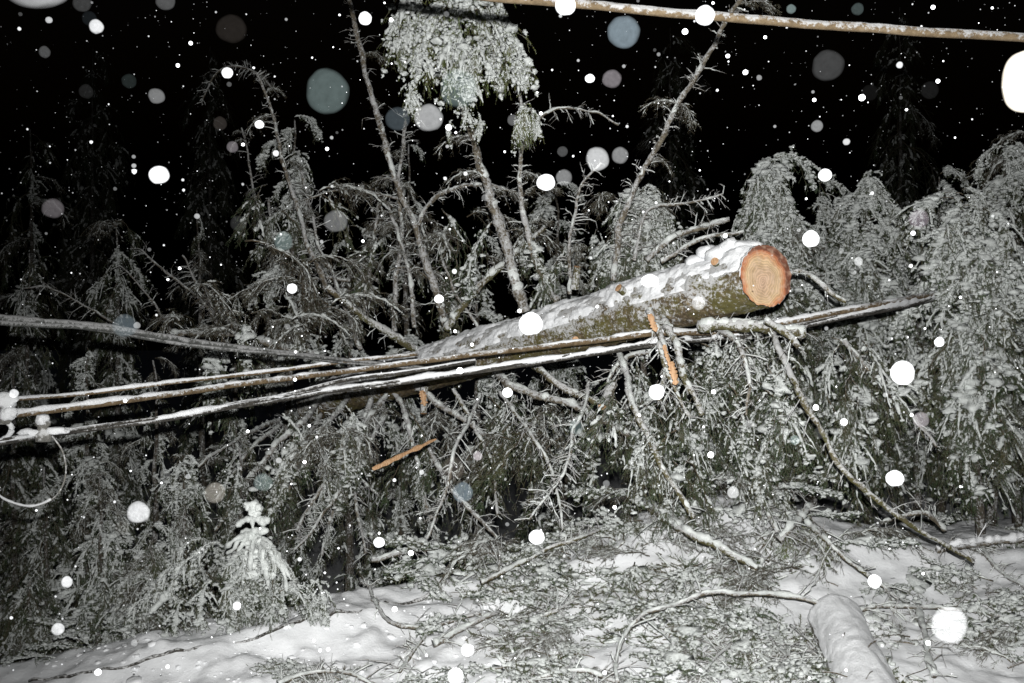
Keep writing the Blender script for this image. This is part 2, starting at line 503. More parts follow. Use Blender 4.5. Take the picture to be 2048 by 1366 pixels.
# ------------------------------------------------------------------ standing spruces
def spruce(top, Rr, n, label, group, hlow=None, scale=1.0, kinds=None, seed=0, lean=0.0, bare=0.12, cat='tree', name='spruce_tree', front=0.0, dome=False):
    r_ = random.Random(seed)
    x, y, zt = top
    zb = float(terr(x, y)) - 0.05
    H = zt - zb
    t = thing(name, (x, y, zb), label, cat, group)
    pts = [np.array([x + lean * (1-u) , y, zb + (H-0.12) * u]) for u in np.linspace(0, 1, 9)]
    C = spline(pts, 0.12, 0.03, seed)
    mb = MB(); mb.tubes(C, np.linspace(0.012 + 0.010 * H, 0.007, len(C)), 8)
    mb.build('trunk', M_dark_trunk, t, loc=(x, y, zb))
    kinds_default = kinds is None
    kinds = kinds or (ARCH * 2 + HANG)
    zl = zb + 0.25 if hlow is None else hlow
    for i in range(n):
        u = (i + 0.5) / n
        u = u ** 0.85
        z = zt - 0.03 - (zt - zl) * u
        rad = Rr * (min(1.0, 0.55 + 0.9 * u) if not dome else 0.92 * (0.80 + 0.35 * u))
        yaw = i * 2.39996 + r_.uniform(-0.4, 0.4)
        if front and r_.random() < front:
            yaw = -math.pi / 2 + r_.uniform(-1.3, 1.3)      # more boughs on the open side
        me = r_.choice(BARE) if r_.random() < bare else r_.choice(kinds)
        if kinds_default and u > 0.5 and r_.random() < 0.6: me = r_.choice(DARK + HANG[:1])
        if kinds_default and u < 0.3: me = r_.choice(ARCH)
        sc = rad * r_.uniform(0.65, 1.22) * scale
        put_bough(me, (x + lean * (1 - (z - zb) / H), y, z), yaw, sc, t, R(r_.uniform(-12, 22)), R(r_.uniform(-15, 15)))
    return t

SPG = 'snow-laden spruces standing behind the fallen tree'
# (px, py of the top, depth, crown radius m, boughs, label)
SP = [
 (1545, 292, 8.3, 0.62, 80, 'dense spruce with a drooping snowy dome directly above the sawn trunk end'),
 (1735, 318, 9.3, 0.66, 70, 'drooping snowy spruce between the dome above the sawn end and the far right trees'),
 (1925, 352, 7.7, 0.62, 84, 'bright snowy spruce with a round drooping top near the right edge'),
 (2060, 232, 9.8, 0.95, 90, 'tallest brownish spruce cut off by the right edge of the photo'),
 (1285, 356, 7.5, 0.42, 70, 'small rounded snowy spruce behind the long branch leaning to the upper right'),
 (1112, 330, 10.4, 0.62, 54, 'dim rounded spruce behind the two central upright branches'),
 (590, 196, 9.4, 0.50, 74, 'narrow tall spruce with a bent top left of centre'),
 (235, 402, 11.0, 0.62, 60, 'dim spruce with a bowed drooping top in the left background'),
 (395, 398, 12.0, 0.55, 46, 'faint spruce between the bowed left spruce and the narrow tall one'),
 (820, 262, 10.2, 0.55, 60, 'thin ragged spruce behind the cluster of branches at centre'),
 (700, 420, 9.8, 0.6, 52, 'low ragged spruce behind the left half of the fallen trunk'),
 (60, 240, 15.0, 1.1, 60, 'very faint tall spruce in the far left darkness'),
 (60, 480, 10.0, 0.75, 60, 'dark bushy spruce at the left edge above the grey cable'),
 (955, 440, 9.2, 0.6, 54, 'short spruce hidden behind the middle of the fallen trunk'),
 (1440, 450, 11.0, 0.6, 50, 'shadowed spruce just left of the dome above the sawn end'),
 (1640, 350, 10.0, 0.66, 60, 'dim spruce filling the gap right of the dome above the sawn end'),
 (1835, 395, 10.0, 0.66, 60, 'dim spruce filling the gap left of the round drooping top near the right edge'),
 (1400, 420, 10.6, 0.55, 46, 'dim spruce between the small rounded one and the dome above the sawn end'),
 (1650, 470, 9.4, 0.55, 60, 'low spruce right behind the sawn trunk end'),
 (1800, 520, 10.2, 0.55, 56, 'low spruce behind the free end of the paired cables'),
 (2010, 560, 9.0, 0.55, 60, 'low dark spruce filling the right edge above the snow'),
 (2010, 262, 9.2, 0.72, 90, 'high snowy spruce behind the round drooping top near the right edge'),
 (1880, 330, 10.8, 0.7, 60, 'dim high spruce left behind the highest one at the right edge'),
]
for k, (px, py, Y, Rr, n, lab) in enumerate(SP):
    faint = Y > 10.9
    sp_kinds = (DARK + BARE) if k in (3,) else (DARK + HANG) if faint or k in (12,) else None
    low = None
    if k == 4: low = CZ + (683 - 500) / FPX * Y
    if px > 1500: low = CZ + (683 - (840 if Y > 8.9 else 775 + 14 * (k % 4))) / FPX * Y
    dm = k in (0, 1, 2, 4, 5, 6, 7)
    spruce(at(px, py + (14 if dm else 0), Y), Rr, int(n * (1.0 if dm else .7)), lab, SPG, dome=dm, seed=k + 3, lean=0.12 * ((k % 3) - 1), kinds=sp_kinds, hlow=low, front=0.35,
           bare=0.35 if k in (3, 6, 8, 9, 10, 11) else 0.12)

# low thicket on the left slope and under the trunk
LT = [
 (30, 700, 8.4, 0.6, 40, 'dark young spruce at the left edge below the grey cable'),
 (175, 668, 7.9, 0.42, 44, 'snow-capped young spruce bowing under the grey cable'),
 (310, 690, 8.2, 0.40, 40, 'young spruce with broad white boughs between grey and brown cables'),
 (90, 900, 7.6, 0.55, 40, 'dark young spruce behind the hanging wire loop'),
 (200, 905, 6.9, 0.42, 46, 'young spruce hanging over the left slope below the white cable'),
 (370, 880, 7.2, 0.45, 46, 'snowy young spruce right of the slope spruce below the white cable'),
 (300, 1040, 6.6, 0.36, 30, 'low bush-like spruce beside the little white sapling'),
 (60, 1120, 6.4, 0.40, 30, 'dark low spruce in the bottom left corner'),
 (480, 860, 7.9, 0.5, 40, 'shadowed young spruce below the left end of the trunk'),
 (470, 560, 9.4, 0.5, 34, 'dim spruce behind the thin leaning stems on the left'),
]
for k, (px, py, Y, Rr, n, lab) in enumerate(LT):
    spruce(at(px, py, Y), Rr, n, lab, 'young spruces on the left slope', seed=k + 50, kinds=(DARK + HANG) if k in (0, 3, 7, 8, 9) else (HANG + ARCH + DARK), bare=0.15)

# tall far spruces, barely reached by the flash
FT = [(-190, 27, 10.5, 'tall spruce nearly lost in the dark at the upper left edge'), (185, 29, 10.6, 'tall dark spruce behind the pale grey flake at upper left'),
      (420, 34, 12, 'faintest tall spruce at the top between left edge and hood'), (1340, 32, 12, 'tall spruce almost black behind the branch leaning right'),
      (1800, 30, 12, 'tall spruce almost black above the right spruces')]
for k, (px, Y, H, lab) in enumerate(FT):
    x = (px - 1024) / FPX * Y
    spruce((x, Y, H - 1.0), 1.9, 44, lab, 'tall dark spruces in the far night', seed=90 + k, kinds=DARK, hlow=0.8, scale=1.0, bare=0.1)

# ------------------------------------------------------------------ the fallen tree
A0 = at(1531, 551, 6.0); D = np.array([-2.15, 2.3, -0.57]); D = D / np.linalg.norm(D)
LEN = 4.7
ft = thing('fallen_tree', A0 + D * 3.0, 'large fallen spruce with orange sawn end hanging slantwise over the cables', 'tree')
def trunk_c(s):   # axis point at distance s from the sawn end
    s = np.asarray(s, float)[..., None]
    return A0 + D * s + np.array([0, 0, 1.0]) * (-0.012) * s**2 * 0.3
def trunk_r(s): return 0.172 - 0.0045 * np.asarray(s, float) - 0.02 * sstep(3, 5.6, np.asarray(s, float))
U = nrm(np.array([0, 0, 1.0]) - D * D[2]); W = np.cross(U, D)     # up, and sideways
if W[1] > 0: W = -W                                               # towards the camera
NF = nrm(nrm(np.array([0, 0, CZ]) - A0) * 0.36 - D * 0.85 + np.array([0.0, 0, -0.04]))   # normal of the saw cut
def trunk_pt(s, th, r):
    return trunk_c(s) + (np.cos(th)[..., None] * W + np.sin(th)[..., None] * U) * np.asarray(r)[..., None]
ns, nth = 420, 96
s = np.linspace(0, LEN, ns)[:, None] * np.ones((1, nth)); th = (np.arange(nth) / nth * 2 * np.pi)[None] * np.ones((ns, 1))
bark = 0.010 * fbm(np.cos(th) * 6 + s * 9, np.sin(th) * 6, s * 5, 5) + 0.009 * np.abs(vnoise(s * 30, th * 8)) + 0.010 * fbm(s * 1.6, np.cos(th), np.sin(th), 2)
# snap to the slanted saw plane
P0 = trunk_pt(s * 0, th, trunk_r(s * 0))
shift = -((P0 - A0) @ NF) / (D @ NF)
s2 = shift + s * (LEN - shift) / LEN
Vt = trunk_pt(s2, th, trunk_r(s2) + bark)
mb = MB()
i = np.arange(ns - 1)[:, None] * nth + np.arange(nth)[None]; j = np.arange(ns - 1)[:, None] * nth + (np.arange(nth)[None] + 1) % nth
mb.add(Vt, np.stack([i, j, j + nth, i + nth], -1).reshape(-1, 4))
mb.add(np.vstack([Vt[-1], trunk_c(LEN)[None]]), None, np.array([[k, (k + 1) % nth, nth] for k in range(nth)]))
trunk = mb.build('trunk', M_trunk, ft, loc=A0)
WLOC[trunk.name] = tuple(A0)

# sawn face with growth rings; local coordinates: z along the saw normal
m, nt, b = mat('sawn_wood_face')
tc = nt.nodes.new('ShaderNodeTexCoord')
sep = nt.nodes.new('ShaderNodeSeparateXYZ')
nz_ = nd(nt, 'ShaderNodeTexNoise', Scale=9.0, Detail=3.0)
nt.links.new(tc.outputs['Object'], nz_.inputs['Vector'])
vm = nd(nt, 'ShaderNodeVectorMath', operation='MULTIPLY_ADD'); vm.inputs[1].default_value = (0.10, 0.10, 0); 
nt.links.new(nz_.outputs['Color'], vm.inputs[0]); nt.links.new(tc.outputs['Object'], vm.inputs[2])
nt.links.new(vm.outputs[0], sep.inputs[0])
dx = nd(nt, 'ShaderNodeMath', operation='SUBTRACT'); dx.inputs[1].default_value = 0.03
dy = nd(nt, 'ShaderNodeMath', operation='SUBTRACT'); dy.inputs[1].default_value = 0.02
nt.links.new(sep.outputs[0], dx.inputs[0]); nt.links.new(sep.outputs[1], dy.inputs[0])
cmb = nt.nodes.new('ShaderNodeCombineXYZ'); nt.links.new(dx.outputs[0], cmb.inputs[0]); nt.links.new(dy.outputs[0], cmb.inputs[1])
ln_ = nd(nt, 'ShaderNodeVectorMath', operation='LENGTH'); nt.links.new(cmb.outputs[0], ln_.inputs[0])
mr = nd(nt, 'ShaderNodeMath', operation='MULTIPLY'); mr.inputs[1].default_value = 5.6
nt.links.new(ln_.outputs['Value'], mr.inputs[0])
rr = ramp(nt, mr.outputs[0], [(0.0, (0.50, 0.34, 0.23)), (0.2, (0.58, 0.40, 0.27)), (0.45, (0.50, 0.35, 0.21)), (0.66, (0.60, 0.43, 0.25)), (0.76, (0.56, 0.30, 0.15)), (0.90, (0.46, 0.17, 0.08)), (1.0, (0.16, 0.06, 0.035))])
rs = nd(nt, 'ShaderNodeMath', operation='MULTIPLY'); rs.inputs[1].default_value = 430
nt.links.new(ln_.outputs['Value'], rs.inputs[0])
sn = nd(nt, 'ShaderNodeMath', operation='SINE'); nt.links.new(rs.outputs[0], sn.inputs[0])
rg = ramp(nt, sn.outputs[0], [(0.0, g(0.72)), (0.6, g(1.0))])
mu = nd(nt, 'ShaderNodeMix', data_type='RGBA', blend_type='MULTIPLY'); mu.inputs[0].default_value = 0.9
nt.links.new(rr.outputs[0], mu.inputs[6]); nt.links.new(rg.outputs[0], mu.inputs[7])
n3 = nd(nt, 'ShaderNodeTexNoise', Scale=30.0, Detail=5.0); nt.links.new(tc.outputs['Object'], n3.inputs['Vector'])
r3 = ramp(nt, n3.outputs[0], [(0.45, g(0)), (0.72, g(0.5))])
m2 = nd(nt, 'ShaderNodeMix', data_type='RGBA'); nt.links.new(r3.outputs[0], m2.inputs[0]); nt.links.new(mu.outputs[2], m2.inputs[6]); m2.inputs[7].default_value = (0.62, 0.45, 0.33, 1)
nt.links.new(m2.outputs[2], b.inputs['Base Color']); b.inputs['Roughness'].default_value = 0.65
nsaw = nd(nt, 'ShaderNodeTexNoise', Scale=6.0, Detail=4.0)
mp = nd(nt, 'ShaderNodeMapping'); mp.inputs['Scale'].default_value = (2, 40, 1); mp.inputs['Rotation'].default_value = (0, 0, 0.5)
nt.links.new(tc.outputs['Object'], mp.inputs[0]); nt.links.new(mp.outputs[0], nsaw.inputs['Vector'])
bump(nt, b, nsaw.outputs[0], 0.5, 0.004)
M_cut = m
# orthonormal frame of the cut
ZX = nrm(np.cross(np.array([0, 0, 1.0]), NF)); ZY = np.cross(NF, ZX)
ring = Vt[0] + NF * 0.004
cf = A0 + NF * 0.004
mb = MB()
fr = [0.0, 0.35, 0.7, 0.9, 0.985]
rows = []
for q in fr[1:]:
    rows.append(cf + (ring - cf) * q + NF * (0.003 * np.sin(np.arange(nth) * 0.7 * q))[:, None])
rows = np.stack(rows)
loc = np.stack([(rows - A0) @ ZX, (rows - A0) @ ZY, (rows - A0) @ NF], -1)
V = np.vstack([[0, 0, 0.004], loc.reshape(-1, 3)])
quads = []; tris = [[0, 1 + k, 1 + (k + 1) % nth] for k in range(nth)]
for r0 in range(len(fr) - 2):
    for k in range(nth):
        a = 1 + r0 * nth + k; c = 1 + r0 * nth + (k + 1) % nth
        quads.append([a, a + nth, c + nth, c])
mb.add(V, np.array(quads), np.array(tris))
o = mb.build('sawn_end', M_cut, trunk, smooth=True)
o.location = (0, 0, 0)
o.rotation_euler = Matrix(np.stack([ZX, ZY, NF], 1).tolist()).to_euler()

# snow lying on the trunk: a shell whose thickness dips under the bark where the snow has gone
def snow_shell(name, parent, cfun, rfun, s0, s1, th0, th1, ns, nt_, thick, seed, cover=0.0, rag=1.0, axisU=None, axisW=None, loc=None, planecut=False, mat_=None):
    s = np.linspace(s0, s1, ns)[:, None] * np.ones((1, nt_)); th = np.linspace(th0, th1, nt_)[None] * np.ones((ns, 1))
    u = (th - th0) / (th1 - th0)
    env = np.sin(np.pi * np.clip(u, 0, 1)) ** 0.6
    tk = thick * (env * 0.95 - 0.35 + cover + rag * 0.55 * fbm(s * 3.0 + seed, th * 0.9, 0, 3) + rag * 0.7 * fbm(s * 11.0 + seed, th * 3.5, 0, 4))
    tk = tk + thick * 0.45 * np.clip(fbm(s * 16 + seed, th * 5, 2.0, 3), 0, 1) * env
    ends = np.minimum(sstep(s0 - 0.001, s0 + 0.06, s), 1 - sstep(s1 - 0.06, s1 + 0.001, s))
    tk = np.where(tk > 0, tk, tk * 1.0)
    tk = tk * (0.25 + 0.75 * ends)
    edge = (u < 0.01) | (u > 0.99) 
    tk = np.where(edge, -0.02, tk)
    tk = np.where(s < s0 + 0.012, -0.008, tk); tk = np.where((s >= s0 + 0.012) & (s < s0 + 0.03), np.minimum(tk, 0.016), tk)
    rr = rfun(s) + tk
    ss = s
    if planecut:
        P0 = trunk_pt(s * 0, th, rr)
        sh = -((P0 - A0) @ NF) / (D @ NF)
        ss = s + (sh + 0.004) * (1 - sstep(0.0, 1.2, s))
    V = cfun(ss) + (np.cos(th)[..., None] * axisW + np.sin(th)[..., None] * axisU) * rr[..., None]
    mb = MB()
    i = np.arange(ns - 1)[:, None] * nt_ + np.arange(nt_ - 1)[None]
    mb.add(V, np.stack([i, i + 1, i + nt_ + 1, i + nt_], -1).reshape(-1, 4))
    return mb.build(name, mat_ or M_snow, parent, loc=loc)
snow_shell('snow', trunk, trunk_c, trunk_r, -0.0, LEN, R(0), R(195), 620, 90, 0.023, 4.0, 0.08, 1.8, U, W, loc=None, planecut=True)
# piled clods of snow right behind the sawn end
def clod(name, p, rx, ry, rz, seed, parent=None, m=None, sub=3, amp=0.22, loc=None):
    import bmesh
    bm = bmesh.new(); bmesh.ops.create_icosphere(bm, subdivisions=sub, radius=1)
    V = np.array([v.co[:] for v in bm.verts]); F = np.array([[v.index for v in f.verts] for f in bm.faces]); bm.free()
    k = 1 + amp * fbm(V[:, 0] * 1.6 + seed, V[:, 1] * 1.6, V[:, 2] * 1.6, 3) * 2
    V = V * k[:, None] * np.array([rx, ry, rz]) 
    mb = MB(); mb.add(V, None, F)
    o = mb.build(name, m or M_snow, parent)
    o.location = Vector(tuple(p)) - (Vector(WLOC[parent.name]) if parent is not None else Vector((0, 0, 0)))
    return o
for k, (sv, rx, ry, rz, off) in enumerate([(0.10, .10, .10, .055, .17), (0.24, .11, .12, .06, .18), (0.42, .08, .1, .05, .165), (0.33, .06, .07, .045, .21), (0.16, .05, .06, .04, .21)]):
    clod('snow_clod', trunk_c(np.array(sv)) + U * off + W * 0.015 * k, rx, ry, rz, k * 3.1, trunk)

def splinter(p0, p1, w, t, parent=None, name='splinter', m=None, seed=0, label=None):
    """split piece of wood: ragged, flat, pointed at both ends"""
    p0 = np.asarray(p0); p1 = np.asarray(p1); K = 18
    C = p0 + (p1 - p0) * np.linspace(0, 1, K)[:, None]
    C = C + 0.004 * np.stack([fbm(np.arange(K) * .6 + seed, np.zeros(K)), np.zeros(K), fbm(np.arange(K) * .6, np.ones(K) * seed)], 1)
    T = nrm(p1 - p0); A = nrm(np.cross(T, np.array([0, 1.0, 0]))); Bv = np.cross(A, T)
    prof = np.minimum(1, np.minimum(np.linspace(0.75, 3, K), np.linspace(5, 0.35, K)))
    r1 = w * prof * (1 + 0.75 * fbm(np.arange(K) * 1.1 + seed, np.ones(K) * 4))
    loop = np.array([[-1, -.8], [-.3, -1], [.5, -.9], [1, -.3], [.8, .8], [0, 1], [-.8, .7]])
    V = C[:, None] + loop[None, :, :1] * r1[:, None, None] * A + loop[None, :, 1:] * (t * prof)[:, None, None] * Bv
    n = len(loop); mb = MB()
    q = [[k*n+j, k*n+(j+1) % n, (k+1)*n+(j+1) % n, (k+1)*n+j] for k in range(K-1) for j in range(n)]
    mb.add(V.reshape(-1, 3), np.array(q), np.array([[0, j+1, j] for j in range(1, n-1)] + [[(K-1)*n, (K-1)*n+j, (K-1)*n+j+1] for j in range(1, n-1)]))
    if parent is None:
        return mb.build(name, m or M_split, None, smooth=False, loc=p0)
    return mb.build(name, m or M_split, parent, smooth=False, loc=p0)

# limb builder -------------------------------------------------------
def limb(pts, d0, d1, parent=None, name='branch', m=None, twigs=30, tl=(0.03, 0.12), seed=0, snow=0.8, wob=0.02, hairs=True, tdir=0.5, snowt=0.8, rest=False):
    P3 = np.array([p if len(p) == 3 and not isinstance(p, tuple) else at(*p) for p in pts])
    C = spline(P3, 0.02, wob, seed)
    n = len(C)
    if rest: C[:, 2] = np.maximum(C[:, 2], terr(C[:, 0], C[:, 1]) + 0.35 * max(d0, d1) / FPX * 6.5 + 0.006)
    f0 = d0 / FPX * P3[0][1] / 2; f1 = d1 / FPX * P3[-1][1] / 2
    rad = np.linspace(f0, f1, n) * (1 + 0.16 * fbm(np.arange(n) * 0.35 + seed, np.zeros(n), 0, 3) * 2)
    sd = 8
    rr = rad[:, None] * (1 + 0.14 * rng.normal(size=(n, sd)))
    mb = MB(); mb.tubes(C[None], rr[None], sd)
    T = nrm(np.gradient(C, axis=0))
    tb = []
    if twigs:
        K = 5
        idx = rng.integers(int(n * 0.06), n, twigs)
        side = nrm(np.cross(T[idx], rng.normal(size=(twigs, 3))))
        d = nrm(T[idx] * tdir + side)
        L = rng.uniform(tl[0], tl[1], twigs) * rng.uniform(0.4, 1.4, twigs)
        s = np.linspace(0, 1, K)[None, :, None]
        Q = C[idx][:, None] + d[:, None] * L[:, None, None] * s - np.array([0, 0, 1.]) * (0.18 * L)[:, None, None] * s**2 + rng.normal(size=(twigs, K, 3)) * 0.004 * s
        mb.tubes(Q, np.linspace(0.0034, 0.0016, K)[None] * np.ones((twigs, 1)), 4, 1)
        tb.append(Q)
        if hairs:
            h = twigs * 3; ti = np.repeat(np.arange(twigs), 3)
            b3 = Q[ti, rng.integers(1, K, h)]
            d3 = nrm(d[ti] + rng.normal(0, 0.7, (h, 3))); L3 = rng.uniform(0.3, 0.7, h) * L[ti]
            s = np.linspace(0, 1, 3)[None, :, None]
            mb.tubes(b3[:, None] + d3[:, None] * L3[:, None, None] * s - np.array([0, 0, 1.]) * (0.2 * L3)[:, None, None] * s**2, np.linspace(0.002, 0.001, 3)[None] * np.ones((h, 1)), 3, 1)
    base = C[0]
    # snow caught along the upper side
    if snow > 0:
        vert = np.abs(T[:, 2])
        hgt = rad * snowt * (0.55 + 0.9 * fbm(np.arange(n) * 0.22 + seed * 3, np.zeros(n), 0, 3)) * (1 - 0.55 * vert) * snow * 1.4
        Cs = C + np.array([0, -0.25, 1.0]) * (rad * 0.42 + hgt * 0.5)[:, None]
        rs = rad * 0.78 + hgt * 0.45
        rs = rs * np.clip(0.75 + fbm(np.arange(n) * 0.5 + seed, np.ones(n), 0, 3) * 1.2, 0.25, 1.3)
        sr = rs[:, None] * (1 + 0.11 * rng.normal(size=(n, 7)))
        mb.tubes(Cs[None], sr[None], 7, 2)
        if tb:
            Q = tb[0] + np.array([0, 0, 0.0022]); 
            Q = Q[rng.random(len(Q)) < 0.6]
            if len(Q): mb.tubes(Q, np.full(Q.shape[:2], 0.0042) * rng.uniform(0.5, 1.2, Q.shape[:2]), 4, 2)
    o = mb.build(name, [m or M_limb, M_twig, M_rime if snow < 1.5 else M_snow], parent, loc=base)
    return o, C

def trunk_hit(px, py):
    """depth of the trunk's near surface at a pixel column"""
    for sv in np.linspace(0, LEN, 400):
        p = trunk_c(np.array(sv))
        if 1024 + p[0] / p[1] * FPX <= px: return p[1]
    return 10.5

LB = [  # upright and leaning branches of the fallen tree: points (px,py,dY from trunk), d0, d1, twigs, moss, snow
 ([(1052,625,0),(1030,560,0),(1005,470,.0),(975,370,-.1),(950,290,-.2),(928,215,-.3),(918,120,-.35),(915,40,-.4)], 26, 13, 60, 0, 1.0),
 ([(1115,605,0),(1085,550,.1),(1062,500,0),(1046,400,0),(1042,300,-.1),(1045,210,-.2),(1030,130,-.2)], 15, 8, 50, 0, .8),
 ([(890,650,.1),(858,540,0),(835,465,0),(800,385,-.1),(762,260,-.1),(725,120,-.2),(703,20,-.3),(690,-60,-.3)], 17, 10, 70, 0, .7),
 ([(1222,560,.2),(1234,480,.2),(1252,415,.1),(1290,330,0),(1345,235,-.2),(1400,130,-.3),(1450,45,-.4),(1500,-30,-.5)], 14, 11, 70, 0, .9),
 ([(830,700,-.1),(780,664,-.3),(715,625,-.4),(655,580,-.5)], 17, 15, 20, 1, .5),
 ([(655,580,-.5),(618,490,-.6),(590,400,-.6),(560,300,-.7),(542,220,-.7),(515,150,-.8)], 13, 6, 60, 0, .9),
 ([(724,700,0),(680,590,0),(640,500,.1),(625,440,.1),(600,330,.1)], 10, 5, 60, 0, .8),
 ([(620,700,0),(585,600,0),(552,510,0),(520,430,0),(500,330,0),(484,258,0)], 9, 4, 50, 0, .6),
 ([(788,660,.1),(793,560,.1),(803,470,.1),(798,370,.1),(808,280,.1),(818,190,.0)], 13, 7, 60, 0, .8),
 ([(830,655,0),(822,570,0),(808,500,.1),(775,410,.1)], 12, 7, 40, 0, .8),
 ([(728,640,.2),(738,560,.2),(748,470,.2),(760,400,.2)], 10, 6, 40, 0, .8),
 ([(535,650,0),(540,560,0),(545,480,.1),(538,400,.1)], 8, 5, 30, 0, .7),
 ([(893,660,-.1),(935,600,-.2),(985,545,-.2),(1040,500,-.1),(1090,455,0)], 20, 9, 40, 1, 1.0),
 ([(1137,590,.1),(1136,500,.1),(1148,420,.1),(1170,370,.1),(1200,325,.1)], 10, 5, 40, 0, .7),
 ([(1045,300,-.1),(1082,238,-.4),(1120,218,-.4),(1180,224,-.4),(1240,248,-.4)], 7, 4, 26, 0, .8),
 ([(835,450,-.1),(858,408,-.1),(900,378,-.2),(965,370,-.2),(1032,384,-.1)], 11, 6, 40, 0, 1.0),
 ([(1320,520,.2),(1370,492,.2),(1430,475,.2),(1492,464,.2)], 10, 7, 16, 0, 1.0),
 ([(1290,520,.4),(1350,475,.4),(1400,455,.4),(1460,438,.4)], 14, 10, 16, 0, 1.2),
 ([(1500,590,.3),(1590,545,.3),(1640,568,.2),(1692,602,.1)], 14, 10, 16, 1, .3),
 ([(460,700,-.2),(420,620,-.3),(370,575,-.3),(325,540,-.3),(280,500,-.3)], 9, 4, 50, 0, .5),
 ([(500,690,-.2),(462,650,-.3),(410,590,-.3),(365,512,-.3)], 7, 4, 40, 0, .5),
 ([(240,648,-1.2),(170,610,-1.3),(110,578,-1.4),(50,574,-1.4)], 5, 3, 26, 0, .6),
 ([(340,665,-.4),(300,600,-.5),(240,530,-.6)], 6, 3, 26, 0, .5),
 ([(560,195,.6),(520,150,.6),(470,132,.5),(430,150,.5),(402,205,.5)], 5, 3, 50, 0, .6),
 ([(640,715,-.3),(560,690,-.4),(470,668,-.5),(400,668,-.5),(335,668,-.6)], 17, 11, 50, 0, 1.4),
 ([(800,400,.1),(700,380,.2),(610,400,.3)], 6, 3, 50, 0, .6),
 ([(980,700,.2),(900,560,.3),(870,470,.3),(905,500,.3)], 7, 4, 40, 0, .6),
 ([(700,560,.2),(640,555,.2),(560,580,.2)], 7, 3, 40, 0, .7),
 ([(1270,520,.3),(1300,420,.4),(1390,400,.4),(1450,385,.4)], 8, 4, 40, 0, .8),
 # below the trunk
 ([(1235,700,-.2),(1262,790,-.5),(1292,865,-.6),(1340,950,-.6),(1388,1035,-.6)], 15, 12, 30, 1, 1.2),
 ([(1540,650,.1),(1560,700,-.1),(1600,790,-.3),(1650,880,-.3),(1722,975,-.3),(1812,1042,-.2),(1882,1087,-.1),(1950,1125,0)], 14, 9, 22, 1, .0),
 ([(980,735,-.1),(1020,768,-.3),(1090,795,-.4),(1180,830,-.5),(1262,870,-.5)], 18, 14, 40, 0, 1.0),
 ([(1060,720,-.1),(1095,750,-.3),(1165,795,-.4),(1245,832,-.4)], 16, 12, 24, 1, .8),
 ([(830,770,-.2),(870,806,-.3),(920,835,-.4),(968,868,-.4)], 15, 10, 24, 0, .8),
 ([(640,800,-.3),(600,850,-.9),(540,900,-1.1),(485,980,-1.2),(428,1062,-1.2)], 14, 9, 50, 0, 1.3),
 ([(770,790,-.2),(705,880,-.7),(650,960,-.8),(592,1062,-.8)], 13, 6, 70, 0, 1.5),
 ([(745,800,-.2),(712,880,-.5),(680,970,-.6),(660,1050,-.6),(642,1112,-.6)], 12, 7, 50, 0, 1.2),
 ([(790,780,-.1),(818,860,-.4),(838,930,-.4),(848,1000,-.4),(872,1075,-.4)], 13, 8, 40, 0, .8),
 ([(850,880,-.2),(885,950,-.4),(930,1010,-.4),(992,1078,-.4)], 12, 7, 30, 0, 1.0),
 ([(910,780,0),(945,850,-.1),(975,910,-.2),(992,970,-.2),(998,1030,-.2)], 9, 6, 30, 1, .6),
 ([(702,900,-.2),(710,960,-.3),(716,1030,-.3),(732,1105,-.3)], 8, 6, 30, 0, .9),
 ([(670,900,-.1),(700,940,-.1),(772,1006,-.1)], 7, 5, 20, 0, .8),
 ([(1330,640,-.2),(1362,720,-.35),(1385,790,-.4),(1402,835,-.4)], 18, 13, 20, 1, .5),
 ([(1298,622,-.3),(1322,672,-.42),(1332,730,-.48),(1322,800,-.5)], 16, 9, 30, 1, .3),
 ([(1318,690,-.4),(1345,760,-.45),(1380,830,-.45)], 12, 8, 20, 1, .4),
 ([(1690,680,.8),(1730,730,.8),(1790,800,.8),(1872,892,.8)], 10, 6, 50, 0, .6),
 ([(1400,655,-.1),(1450,652,-.2),(1520,655,-.2),(1560,662,-.2),(1612,668,-.2)], 26, 24, 24, 1, .9),
 ([(1530,640,-.25),(1565,668,-.3),(1595,695,-.35)], 17, 14, 6, 1, .6),
 ([(1440,655,.0),(1475,690,-.2),(1500,760,-.3),(1492,830,-.3)], 14, 6, 40, 0, 1.4),
 ([(1300,700,.2),(1250,720,.1),(1215,770,0),(1222,830,0)], 12, 5, 30, 0, 1.2),
 ([(700,790,-.2),(655,850,-.8),(606,915,-1.0),(560,1010,-1.0)], 12, 7, 60, 0, 1.3),
 ([(600,820,-.3),(545,860,-1.0),(490,915,-1.3),(432,1000,-1.3)], 11, 6, 60, 0, 1.2),
 ([(640,830,-.2),(575,950,-1.1),(530,1040,-1.3),(500,1100,-1.3)], 10, 6, 50, 0, 1.1),
 ([(770,830,-.2),(690,970,-.9),(640,1040,-1.0),(592,1100,-1.1)], 11, 6, 60, 0, 1.1),
 ([(962,790,-.2),(912,890,-.7),(888,990,-.8),(846,1085,-.9)], 10, 6, 50, 0, 1.0),
 ([(1000,780,-.2),(1070,880,-.6),(1110,960,-.7),(1126,1060,-.8)], 10, 6, 50, 1, 1.0),
 ([(1180,760,-.2),(1150,860,-.5),(1128,940,-.6),(1060,1040,-.8)], 9, 5, 50, 0, 1.0),
 ([(560,840,-.5),(470,880,-1.3),(390,940,-1.6),(310,1050,-1.7)], 9, 5, 60, 0, 1.0),
]
limbs = []
